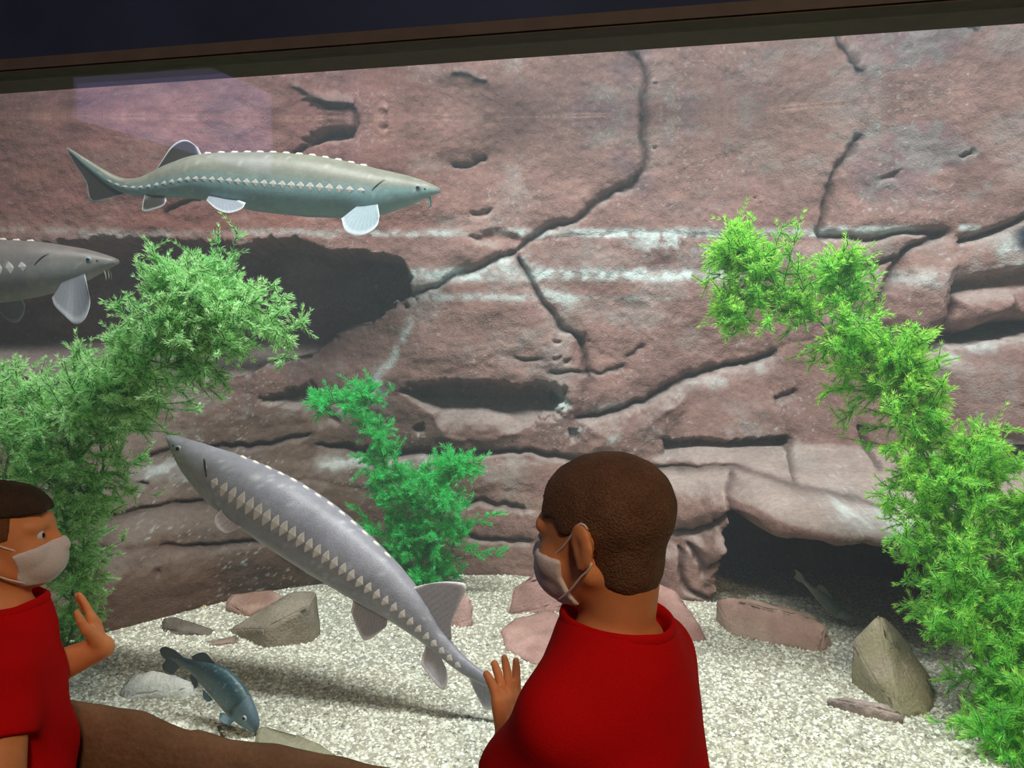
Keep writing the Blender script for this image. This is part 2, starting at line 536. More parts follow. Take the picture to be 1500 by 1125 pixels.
SEAMS = [    # where one block of the cliff meets the next without an open crack
    [(430, 520), (300, 575), (150, 590), (-1300, 600)], [(1195, 352), (1050, 345), (900, 342), (775, 352)],
    [(862, 555), (858, 585), (845, 612)], [(845, 612), (835, 640), (830, 672)], [(1142, 514), (1210, 490), (1278, 470), (1340, 506)],
    [(1500, 320), (2700, 60)], [(1560, 462), (2700, 420)], [(455, 640), (455, 655)], [(200, 672), (-1300, 690)],
    [(145, 765), (-1300, 800)], [(335, 722), (455, 700), (600, 730), (680, 738)], [(765, 746), (860, 760), (960, 776)],
    [(1290, 738), (1400, 760), (2700, 800)], [(1258, 622), (1225, 560), (1210, 490)], [(1290, 690), (1290, 738)],
    [(1270, 195), (1290, 100), (1290, -200)], [(960, 776), (985, 800)], [(1040, 872), (1045, 1100)], [(1075, 760), (1110, 776), (1180, 786), (1260, 791), (1335, 806), (1500, 840), (2700, 860)],
    [(1390, 335), (1402, 352)], [(1395, 410), (1400, 352)], [(1155, 640), (1135, 582), (1142, 514)], [(1280, 472), (1282, 460)], [(468, 786), (580, 800), (684, 786)], [(240, 798), (-1300, 870)], [(775, 797), (985, 800)],
    [(1290, 690), (1430, 668)], [(1560, 645), (2700, 620)], [(1062, 800), (1075, 760)],
]
RECESS = [   # (outline, depth m, edge softness px)
    ([(60, 362), (180, 354), (300, 362), (440, 360), (470, 368), (520, 374), (578, 385), (602, 408), (600, 432), (545, 462), (480, 490), (430, 520), (330, 548), (200, 558), (60, 572), (-300, 575), (-300, 365)], 0.34, 9),  # hollow added so its depth darkens where the upper sturgeons' shadows fall
    ([(590, 568), (650, 560), (700, 560), (760, 567), (812, 570), (826, 585), (822, 606), (765, 628), (700, 634), (665, 632), (640, 600)], 0.13, 8),
    ([(972, 645), (1060, 648), (1155, 640), (1153, 660), (1060, 672), (976, 668)], 0.07, 6),
    ([(1070, 752), (1110, 776), (1180, 786), (1260, 791), (1335, 806), (1520, 850), (1540, 1100), (1250, 1100), (1210, 1060), (1100, 1000), (1050, 900), (1062, 810)], 0.78, 12),
    ([(1398, 408), (1500, 400), (1560, 400), (1560, 428), (1500, 440), (1440, 436), (1402, 440)], 0.05, 6),
    ([(1340, 506), (1430, 488), (1500, 472), (1560, 462), (1560, 480), (1500, 490), (1420, 506), (1350, 520)], 0.10, 6),
    ([(1432, 672), (1500, 652), (1600, 640), (1600, 720), (1500, 735), (1450, 742)], 0.10, 8),
    ([(385, 590), (455, 562), (470, 600), (490, 625), (465, 632), (440, 600)], 0.06, 8),
    ([(440, 122), (480, 128), (500, 140), (462, 140)], 0.04, 5), ([(445, 205), (480, 194), (512, 190), (500, 208), (455, 214)], 0.05, 5),
    ([(690, 345), (720, 338), (755, 350), (748, 368), (712, 362)], 0.03, 9),
    ([(608, 628), (622, 624), (626, 636), (614, 642)], 0.03, 4), ([(692, 310), (716, 304), (716, 316), (695, 322)], 0.025, 4),
    ([(806, 498), (818, 500), (816, 507), (806, 506)], 0.02, 3), ([(806, 520), (818, 521), (820, 532), (808, 530)], 0.02, 3), ([(826, 530), (834, 528), (833, 538), (827, 537)], 0.02, 3),
    ([(838, 492), (852, 490), (855, 512), (842, 510)], 0.02, 5), ([(812, 574), (830, 570), (836, 590), (826, 602), (814, 594)], 0.05, 4),
    ([(840, 634), (850, 632), (848, 652), (838, 656)], 0.03, 3),
    ([(1410, 232), (1430, 216), (1434, 222), (1416, 236)], 0.03, 4), ([(1284, 262), (1318, 250), (1312, 262), (1290, 270)], 0.02, 5),
    ([(1100, 287), (1110, 294), (1102, 294)], 0.02, 3), ([(958, 212), (964, 214), (960, 222)], 0.02, 3), ([(556, 188), (570, 180), (572, 190), (560, 196)], 0.02, 4),
    ([(556, 144), (570, 150), (568, 158), (558, 152)], 0.02, 4), ([(1144, 650), (1160, 642), (1160, 655), (1150, 660)], 0.02, 4),
    ([(1218, 740), (1232, 738), (1228, 748), (1218, 748)], 0.02, 3), ([(238, 828), (250, 824), (250, 846), (240, 848)], 0.015, 4), ([(200, 706), (214, 704), (212, 716), (202, 716)], 0.03, 4),
]
BULGE = [    # (outline, height m, softness px)
    ([(1066, 722), (1098, 690), (1160, 710), (1290, 742), (1420, 765), (1420, 830), (1335, 806), (1260, 791), (1180, 786), (1110, 776), (1072, 750)], 0.20, 34),
    ([(960, 690), (1050, 690), (1060, 735), (1040, 762), (1000, 776), (950, 770)], 0.09, 30),
    ([(1002, 790), (1040, 776), (1060, 800), (1036, 838)], 0.07, 18),
    ([(950, 790), (1000, 800), (1040, 870), (960, 900)], 0.08, 24),
    ([(600, 420), (760, 380), (845, 500), (850, 560), (700, 556), (560, 566)], 0.05, 60),
    ([(1290, 430), (1330, 395), (1392, 390), (1392, 470), (1345, 500), (1282, 475)], 0.06, 26),
    ([(1402, 440), (1480, 436), (1490, 462), (1410, 484)], 0.06, 16),
    ([(1350, 530), (1500, 500), (1700, 480), (1700, 640), (1480, 655), (1400, 650)], 0.08, 40),
    ([(640, 600), (700, 600), (760, 632), (700, 640), (650, 636)], 0.04, 18),
    ([(860, 625), (930, 610), (1000, 590), (960, 640), (940, 672), (860, 668)], 0.05, 26),
    ([(150, 780), (300, 750), (480, 720), (520, 820), (300, 850), (140, 900)], 0.06, 50),
]
crk = np.full(PX.shape, 1e9)
relief = np.zeros(PX.shape)
for line, w, dep in CRACKS:
    x0, x1 = min(p[0] for p in line) - 40, max(p[0] for p in line) + 40
    y0, y1 = min(p[1] for p in line) - 40, max(p[1] for p in line) + 40
    m = (PX > x0) & (PX < x1) & (PY > y0) & (PY < y1)
    if not m.any(): continue
    d, t = seg_dist(QX[m], QY[m], line)
    ww = w * (0.65 + 0.7 * vnoise(t * 12, t * 0 + dep * 900, 0.0, 3)) * sstep(0, 0.06, t) ** 0.5 * sstep(1.0, 0.94, t) ** 0.5 + 0.3
    relief[m] -= dep * np.exp(-(d / ww) ** 2)
    crk[m] = np.minimum(crk[m], d)
seam = crk.copy()
for line in SEAMS:
    d, _ = seg_dist(QX, QY, line)
    seam = np.minimum(seam, d)
relief -= 0.006 * np.exp(-(np.minimum(seam, 1e3) / 5.0) ** 2)
for P, h, soft in BULGE:
    relief += h * sstep(soft, -soft, poly_sd(QX, QY, P))
for P, h, soft in RECESS:
    y0, y1 = min(p[1] for p in P), max(p[1] for p in P)
    # an undercut: deep under its upper lip, running out towards its lower edge
    run = 1.0 - 0.85 * sstep(0.6 if h > 0.25 else 0.25, 1.0, (PY - y0) / (y1 - y0)) if h < 0.5 else 1.0
    sd = poly_sd(QX + wob3 * min(14, soft * 1.6), QY + wob3 * min(14, soft * 1.6), P)
    relief -= h * run * sstep(soft, -soft * 0.8, sd)
# the cliff's own unevenness
big = fbm(GX * 2.2, GZ * 3.0, 0.3, 21, 3) - 0.5
mid = fbm(GX * 9, GZ * 13, 0.7, 31, 3) - 0.5
fine = fbm(GX * 42, GZ * 48, 0.2, 41, 3) - 0.5
relief += 0.075 * big + 0.024 * mid + 0.007 * fine
relief += 0.010 * sstep(0.0, 30, np.minimum(crk, 60)) - 0.010
# bedding ledges in the lower half
relief += 0.007 * np.abs(np.sin((GZ + 0.03 * mid + 0.06 * big) * 27)) * sstep(1.3, 1.1, GZ) * sstep(0.4, 0.0, GX)
WY = YB - relief

# rock colour with some light painted in: red sandstone, purple and grey patches, limescale crust along old water lines
base = np.array(srgb(160, 122, 110)); dark = np.array(srgb(132, 98, 90)); pale = np.array(srgb(180, 150, 138)); purple = np.array(srgb(134, 108, 112)); grey = np.array(srgb(160, 146, 136)); lime_glint = np.array(srgb(216, 222, 212)); brown = np.array(srgb(92, 72, 58))
n1 = fbm(GX * 2.6, GZ * 3.6, 5.0, 51, 4); n2 = fbm(GX * 6, GZ * 9, 2.0, 61, 4); n3 = fbm(GX * 30, GZ * 34, 4.0, 71, 4); n4 = fbm(GX * 3.1, GZ * 4.5, 8.0, 81, 4)
C = np.repeat(base[None, None, :], NZ, 0).repeat(NX, 1)
def blend(C, col, w): return C + (col - C) * np.clip(w, 0, 1)[..., None]
C = blend(C, dark, sstep(0.48, 0.66, n1) * 0.75)
C = blend(C, pale, sstep(0.52, 0.7, n2) * 0.6)
C = blend(C, purple, sstep(0.5, 0.66, n4) * 0.6 * sstep(1.75, 1.9, GZ))
C = blend(C, brown, sstep(1.4, 0.95, GZ) * (0.34 + 0.62 * sstep(0.15, -0.7, GX)) * (0.75 + 0.5 * n2))
C = blend(C, grey, sstep(0.55, 0.72, n2 * 0.6 + n3 * 0.4) * 0.55)
# paler on the faces that look up: light on ledge tops, painted in
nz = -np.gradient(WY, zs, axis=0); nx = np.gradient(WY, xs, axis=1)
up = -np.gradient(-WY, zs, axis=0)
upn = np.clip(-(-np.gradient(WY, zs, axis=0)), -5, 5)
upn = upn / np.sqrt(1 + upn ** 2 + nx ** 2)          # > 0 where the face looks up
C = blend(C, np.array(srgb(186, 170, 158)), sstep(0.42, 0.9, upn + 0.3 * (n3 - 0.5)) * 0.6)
C = blend(C, brown, 0.75 * sstep(0.1, -0.7, GX) * sstep(1.25, 0.95, GZ) * (0.6 + 0.6 * n2))
crust = sstep(0.42, 0.6, n3 + 0.35 * (n2 - 0.5))
def band(yc, half, x0, x1, k, soft=60):
    w = np.exp(-(np.abs(QY * 0.25 + PY * 0.75 - yc) / half) ** 2.5) * sstep(x0 - soft, x0, PX) * sstep(x1 + soft, x1, PX)
    return w * k * (0.35 + 0.65 * crust)
C = blend(C, lime_glint, band(341, 5.5, 120, 640, 1.1)); C = blend(C, lime_glint, band(341, 6, 780, 1200, 1.3)); C = blend(C, lime_glint, band(337, 5.5, 1200, 1345, 1.3, 20))
C = blend(C, lime_glint, band(336, 5, -20, 160, 0.6)); C = blend(C, lime_glint, band(333, 5, 1410, 1432, 1.0, 10))
C = blend(C, lime_glint, band(402, 9, 625, 1060, 1.1)); C = blend(C, lime_glint, band(436, 6, 625, 830, 0.7)); C = blend(C, lime_glint, band(437, 4, 850, 960, 0.5))
C = blend(C, lime_glint, band(352, 14, 960, 1070, 0.9) * (n3 > 0.5)); C = blend(C, lime_glint, band(410, 16, 1300, 1390, 0.5)); C = blend(C, lime_glint, band(352, 14, 1470, 1560, 0.9)); C = blend(C, lime_glint, band(168, 3, 520, 660, 0.5, 20))  # the last band paints the bright line at the water's edge
for line, w, k in (([(620, 400), (612, 412), (640, 420)], 9, 0.9), ([(640, 415), (700, 398), (745, 384)], 8, 0.8), ([(545, 575), (570, 540), (585, 500), (600, 470)], 6, 0.7), ([(770, 385), (800, 425), (830, 440)], 12, 0.7), ([(500, 600), (540, 590), (555, 570)], 14, 0.5), ([(1350, 530), (1430, 508), (1520, 490)], 13, 0.6), ([(1400, 660), (1500, 648)], 10, 0.8), ([(815, 575), (832, 590), (820, 600)], 5, 1.0), ([(838, 640), (850, 634)], 6, 0.9), ([(890, 645), (905, 640)], 6, 0.7), ([(1200, 735), (1330, 762)], 16, 0.7), ([(470, 680), (520, 672), (600, 680), (650, 676)], 9, 0.5), ([(205, 690), (330, 682), (350, 700)], 14, 0.45), ([(1000, 575), (1060, 560), (1140, 530)], 9, 0.45), ([(860, 600), (910, 590)], 6, 0.5)):  # the streak below the wide right crack paints light on its ledge
    d, _ = seg_dist(QX, QY, line)
    C = blend(C, lime_glint, np.exp(-(d / w) ** 2) * k * (0.3 + 0.7 * crust))
C = blend(C, np.array(srgb(214, 168, 150)), np.exp(-((GZ - WZ + 0.006) / 0.007) ** 2) * sstep(0.45, 0.62, fbm(GX * 4, GZ * 40, 6.0, 19, 3)) * 0.9)  # salmon glint of the water's edge, painted onto the rock
C = blend(C, np.array(srgb(150, 148, 138)), sstep(1.75, 1.9, GZ) * sstep(0.52, 0.64, n4 * 0.5 + n3 * 0.5) * 0.5 * sstep(0.3, 0.9, GX))
spk = vnoise(GX * 150, GZ * 150, 2.0, 33)
C = blend(C, lime_glint, (spk > 0.86) * sstep(0.5, 0.62, fbm(GX * 7, GZ * 8, 3.0, 44, 3)) * 0.30)
C = blend(C, np.array(srgb(168, 98, 80)), 0.55 * sstep(0.2, -1.1, GX) * sstep(1.68, 1.76, GZ))
C = blend(C, lime_glint, np.exp(-(np.hypot(QX - 1490, (QY - 365)) / 34) ** 4) * (0.3 + 0.7 * crust)); C = blend(C, np.array(srgb(34, 46, 62)), np.exp(-(np.hypot((QX - 1502) / 1.0, (QY - 350) / 1.3) / 15) ** 4))
C = blend(C, np.array(srgb(64, 46, 40)), np.exp(-(crk / 4.5) ** 2) * 0.65)  # darker along the cracks

# split the cliff into its blocks: flood the cells between cracks and seams
cell = lambda A: 0.25 * (A[:-1, :-1] + A[1:, :-1] + A[:-1, 1:] + A[1:, 1:])
wallc = cell(seam) < 5.0
lab = np.zeros(wallc.shape, np.int32)
cur = 0
HH, WW = wallc.shape
flat = wallc.ravel().tolist(); labf = [0] * (HH * WW)
for start in range(0, HH * WW, 7):
    if flat[start] or labf[start]: continue
    cur += 1
    stack = [start]; labf[start] = cur
    while stack:
        k = stack.pop()
        c = k % WW
        for q in (k - WW, k + WW, k - 1 if c > 0 else -1, k + 1 if c < WW - 1 else -1):
            if 0 <= q < HH * WW and not flat[q] and not labf[q]:
                labf[q] = cur; stack.append(q)
lab = np.array(labf, np.int32).reshape(HH, WW)
cnt = np.bincount(lab.ravel(), minlength=cur + 1)
lab[(cnt < 500)[lab]] = 0
for _ in range(400):                          # give the crack cells to the nearest block
    z = lab == 0
    if not z.any(): break
    for dx, dz in ((0, 1), (1, 0), (0, -1), (-1, 0)):
        sh = np.roll(np.roll(lab, dz, 0), dx, 1)
        t = (lab == 0) & (sh > 0)
        lab[t] = sh[t]
ids = np.arange(NX * NZ).reshape(NZ, NX)
quads = np.stack([ids[:-1, :-1], ids[:-1, 1:], ids[1:, 1:], ids[1:, :-1]], -1)
ALLV = np.stack([GX, WY, GZ], -1).reshape(-1, 3)
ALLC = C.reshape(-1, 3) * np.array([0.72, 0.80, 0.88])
wall_back = None
order = [k for k in np.argsort(-np.bincount(lab.ravel())) if k > 0 and (lab == k).any()]
for k in order:
    q = quads[lab == k]
    used = np.unique(q)
    remap = np.zeros(NX * NZ, np.int64); remap[used] = np.arange(len(used))
    if wall_back is None:
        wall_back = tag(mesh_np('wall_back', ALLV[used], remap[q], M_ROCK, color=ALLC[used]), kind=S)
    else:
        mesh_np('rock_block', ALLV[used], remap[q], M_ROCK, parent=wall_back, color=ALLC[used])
print('cliff blocks', len(order), 'screen', qa, qb_)


def wall_surface(x, z):
    i = int(np.clip((x - xs[0]) / 0.0052, 0, NX - 1)); j = int(np.clip((z - zs[0]) / 0.005, 0, NZ - 1))
    return WY[j, i]


# ------------------------------------------------------------------ the gravel bed
gx = np.arange(-2.66, 2.36, 0.02); gy = np.arange(0.75, 3.6, 0.02)
BX, BY = np.meshgrid(gx, gy)
def bed_z(x, y): return FLOOR - 0.004 + 0.008 * (fbm(np.asarray(x) * 2.5, np.asarray(y) * 2.5, 1.0, 91, 3) - 0.5)
BZ = bed_z(BX, BY)
keep = BY > glass_y(BX) + 0.06
idb = np.arange(BX.size).reshape(BX.shape)
qb = np.stack([idb[:-1, :-1], idb[:-1, 1:], idb[1:, 1:], idb[1:, :-1]], -1)
kc = (keep[:-1, :-1] & keep[1:, 1:] & keep[:-1, 1:] & keep[1:, :-1])
qb = qb[kc]
us = np.unique(qb); rm = np.zeros(BX.size, int); rm[us] = np.arange(len(us))
bed = mesh_np('gravel_bed', np.stack([BX, BY, BZ], -1).reshape(-1, 3)[us], rm[qb], M_SAND)
tag(bed, kind=S)
rng = np.random.default_rng(4)
NP = 74000
u = rng.random(NP)
py_ = 1.42 + (3.0 - 1.42) * rng.random(NP) ** 1.15
px_ = (rng.random(NP) * 1.36 - 0.68) * py_
row = int((FLOOR + 0.01 - zs[0]) / 0.005)
ok = py_ < np.interp(px_, xs, WY[row]) - 0.004
px_, py_ = px_[ok], py_[ok]
n = len(px_)
oct_v = np.array([(1, 0, 0), (0, 1, 0), (-1, 0, 0), (0, -1, 0), (0, 0, 1.0)])
oct_f = np.array([(0, 1, 4), (1, 2, 4), (2, 3, 4), (3, 0, 4)])
sz = 0.0026 + 0.0030 * rng.random((n, 1)); el = 0.7 + 1.0 * rng.random((n, 1)); an = rng.random(n) * 6.28
V = np.stack([sz * el * oct_v[:, 0][None], sz * oct_v[:, 1][None], sz * 0.8 * oct_v[:, 2][None] * (0.5 + rng.random((n, 1)))], -1)
V += rng.normal(0, 0.0006, V.shape)
ca, sa = np.cos(an)[:, None], np.sin(an)[:, None]
VX = V[..., 0] * ca - V[..., 1] * sa + px_[:, None]; VY = V[..., 0] * sa + V[..., 1] * ca + py_[:, None]
VZ = V[..., 2] + bed_z(px_, py_)[:, None]
pf = (oct_f[None] + 5 * np.arange(n)[:, None, None]).reshape(-1, 3)
tones = np.array([srgb(214, 212, 196), srgb(190, 186, 168), srgb(234, 234, 222), srgb(156, 152, 136), srgb(202, 197, 176), srgb(124, 120, 108)])
pc = np.array([0.80, 0.86, 0.87]) * tones[rng.choice(6, n, p=[.28, .26, .2, .12, .1, .04])].repeat(5, 0)
peb = mesh_np('gravel', np.stack([VX, VY, VZ], -1).reshape(-1, 3), pf, M_PEBBLE, smooth=False, color=pc)
tag(peb, 'fine pale beige gravel covering the bottom of the tank', 'gravel', kind='stuff')


# ------------------------------------------------------------------ loose stones on the gravel
def stone(label, pts, tone, seed, rough=0.006, cat='rock', name='rock', bev=0.006, tone2=None, group=None):
    """convex block through the given points, cut fine, edges rounded and faces roughened; it sits in the gravel"""
    P = np.array([at(*p) for p in pts]) + np.array([0, 0, 0.006])
    c = P.mean(0)
    bm = bmesh.new()
    for p in P:
        bm.verts.new(p)
    # the foot of the stone: its points carried down into the gravel
    foot = FLOOR - 0.02
    for p in P:
        q = c + (p - c) * 0.98
        bm.verts.new((q[0], q[1], foot))
    r = bmesh.ops.convex_hull(bm, input=bm.verts[:])
    bmesh.ops.delete(bm, geom=[g for g in set(r['geom_interior'] + r['geom_unused']) if isinstance(g, bmesh.types.BMVert)], context='VERTS')
    bmesh.ops.dissolve_limit(bm, angle_limit=0.16, verts=bm.verts[:], edges=bm.edges[:])
    bmesh.ops.bevel(bm, geom=bm.edges[:], offset=bev, segments=2, affect='EDGES', clamp_overlap=True)
    bmesh.ops.triangulate(bm, faces=bm.faces[:])
    for it in range(6):
        le = [e for e in bm.edges if e.calc_length() > 0.022]
        if not le or len(bm.verts) > 5000: break
        bmesh.ops.subdivide_edges(bm, edges=le, cuts=1)
        bmesh.ops.triangulate(bm, faces=[f for f in bm.faces if len(f.verts) > 3])
    bm.normal_update()
    V = np.array([v.co for v in bm.verts]); Nn = np.array([v.normal for v in bm.verts])
    d = (fbm(V[:, 0] * 22, V[:, 1] * 22, V[:, 2] * 22, seed, 4) - 0.5) * 2
    d2 = (fbm(V[:, 0] * 8, V[:, 1] * 8, V[:, 2] * 8, seed + 5, 2) - 0.5) * 2
    V = V + Nn * (d * rough + d2 * rough)[:, None]
    t = np.array(srgb(*tone)); t2 = np.array(srgb(*(tone2 or tuple(int(v * 0.85) for v in tone))))
    w = sstep(0.38, 0.62, fbm(V[:, 0] * 10, V[:, 1] * 10, V[:, 2] * 10, seed + 9, 3))[:, None]
    colr = (t + (t2 - t) * w) * 0.85
    F3 = np.array([[v.index for v in f.verts] for f in bm.faces])
    bm.free()
    o = np.array([c[0], c[1], FLOOR])
    ob = mesh_np(name, V, F3, M_STONE, None, o, True, colr)
    ob.location = o
    return tag(ob, label, cat, group)


stone('big upright tan stone with a pointed top, leaning beside the right water plant',
      [(1288, 903, 1.90), (1276, 915, 1.90), (1300, 962, 1.83), (1316, 1057, 1.735), (1247, 942, 1.93), (1252, 972, 1.91), (1274, 1010, 1.86), (1312, 922, 1.95), (1338, 958, 1.93), (1366, 998, 1.87), (1370, 1040, 1.79), (1360, 1056, 1.755), (1300, 912, 2.03), (1350, 985, 2.02)],
      (168, 160, 140), 3, 0.004, tone2=(150, 146, 118))
stone('low flat grey-pink slab wedged under the foot of the pointed tan stone',
      [(1210, 1026, 1.80), (1240, 1024, 1.78), (1300, 1034, 1.74), (1326, 1052, 1.71), (1302, 1067, 1.73), (1258, 1055, 1.77), (1214, 1039, 1.815), (1270, 1038, 1.74)], (158, 146, 140), 7, 0.003)
stone('large angular grey stone with a flat sloping top, near the rear wall',
      [(429, 868, 2.26), (462, 869, 2.25), (452, 890, 2.185), (387, 924, 2.15), (459, 943, 2.20), (409, 951, 2.165), (470, 929, 2.25), (465, 876, 2.25), (333, 926, 2.28), (384, 920, 2.17), (392, 954, 2.15), (360, 909, 2.27)],
      (150, 143, 128), 11, 0.003, bev=0.004)
stone('brown stone slab with a pale top edge, lying behind the angular grey stone',
      [(329, 884, 2.46), (337, 872, 2.50), (374, 875, 2.47), (399, 866, 2.50), (419, 876, 2.46), (394, 890, 2.42), (364, 907, 2.39), (330, 898, 2.45)], (142, 112, 100), 13, 0.004, tone2=(165, 142, 128))
stone('small square yellow-tan stone close to the rear wall on the left',
      [(279, 872, 2.54), (303, 871, 2.54), (302, 891, 2.49), (285, 889, 2.48), (277, 888, 2.52), (290, 870, 2.58)], (176, 164, 118), 17, 0.002, bev=0.003)
stone('low rounded grey stone lying left of the angular grey stone',
      [(237, 908, 2.33), (260, 904, 2.32), (273, 913, 2.29), (318, 926, 2.28), (306, 936, 2.23), (268, 930, 2.24), (236, 924, 2.28)], (112, 108, 98), 19, 0.003)
stone('small mauve-grey stone in front of the low rounded grey stone',
      [(300, 942, 2.20), (326, 936, 2.21), (350, 932, 2.22), (347, 943, 2.175), (303, 950, 2.15)], (142, 128, 118), 23, 0.003)
stone('white lumpy stone under the small dark fish',
      [(177, 1008, 1.87), (192, 992, 1.88), (227, 985, 1.88), (257, 994, 1.87), (283, 1003, 1.88), (280, 1012, 1.85), (240, 1016, 1.84), (188, 1022, 1.84), (178, 1016, 1.85)], (240, 246, 242), 29, 0.010, tone2=(206, 218, 216))
stone('flat green-grey stone behind the rock sill, below the small dark fish',
      [(372, 1072, 1.68), (386, 1066, 1.69), (410, 1077, 1.66), (440, 1081, 1.645), (474, 1099, 1.61), (496, 1112, 1.58), (440, 1125, 1.55), (380, 1110, 1.57)], (138, 138, 116), 31, 0.004)
stone('small dark brown stone in the shadow of the small dark fish',
      [(307, 1054, 1.735), (330, 1062, 1.725), (361, 1086, 1.65), (345, 1092, 1.63), (318, 1080, 1.65)], (96, 78, 58), 37, 0.006)
stone('small round pink stone behind the dorsal fin of the diagonal sturgeon',
      [(652, 872, 2.35), (672, 866, 2.36), (690, 874, 2.35), (694, 892, 2.33), (689, 912, 2.31), (665, 919, 2.31), (648, 905, 2.33)], (176, 148, 142), 41, 0.006)
stone('flat pink rock slab in the gravel, beside the middle person and the raised hand',
      [(732, 926, 2.27), (752, 908, 2.34), (810, 896, 2.38), (842, 913, 2.33), (850, 945, 2.18), (810, 978, 2.03), (777, 976, 2.03), (738, 953, 2.14)], (182, 150, 142), 43, 0.008, tone2=(166, 134, 126))
stone('upright mauve-pink rock behind the flat pink slab, left of the person in the middle',
      [(743, 904, 2.42), (752, 862, 2.47), (782, 840, 2.52), (830, 842, 2.52), (850, 870, 2.48), (850, 892, 2.46), (795, 894, 2.44)], (160, 128, 122), 47, 0.008)
stone('sloping pink rock behind the neck and right shoulder of the person in the middle',
      [(925, 862, 2.40), (956, 854, 2.42), (993, 870, 2.38), (1016, 906, 2.28), (1036, 944, 2.205), (1026, 956, 2.165), (975, 940, 2.22), (930, 925, 2.28)], (170, 138, 130), 53, 0.007, tone2=(150, 116, 108))
stone('lower pink rock sticking out past the right shoulder of the person in the middle',
      [(935, 925, 2.27), (975, 930, 2.25), (1010, 945, 2.19), (1026, 955, 2.15), (1010, 968, 2.09), (960, 972, 2.08)], (176, 142, 134), 59, 0.006)
stone('long low brown stone with a ragged top, at the mouth of the dark cave',
      [(1048, 882, 2.36), (1068, 879, 2.33), (1118, 891, 2.27), (1167, 901, 2.22), (1211, 921, 2.17), (1219, 950, 2.16), (1200, 962, 2.11), (1167, 957, 2.135), (1120, 946, 2.18), (1077, 938, 2.235), (1049, 917, 2.345), (1100, 880, 2.42), (1180, 898, 2.36)], (150, 124, 114), 61, 0.008, tone2=(168, 148, 132))
stone('small mauve stone at the bottom of the picture, right of the person in the middle',
      [(1088, 1119, 1.585), (1104, 1116, 1.59), (1122, 1120, 1.58), (1118, 1135, 1.54), (1092, 1135, 1.54)], (140, 124, 128), 67, 0.003, bev=0.003)


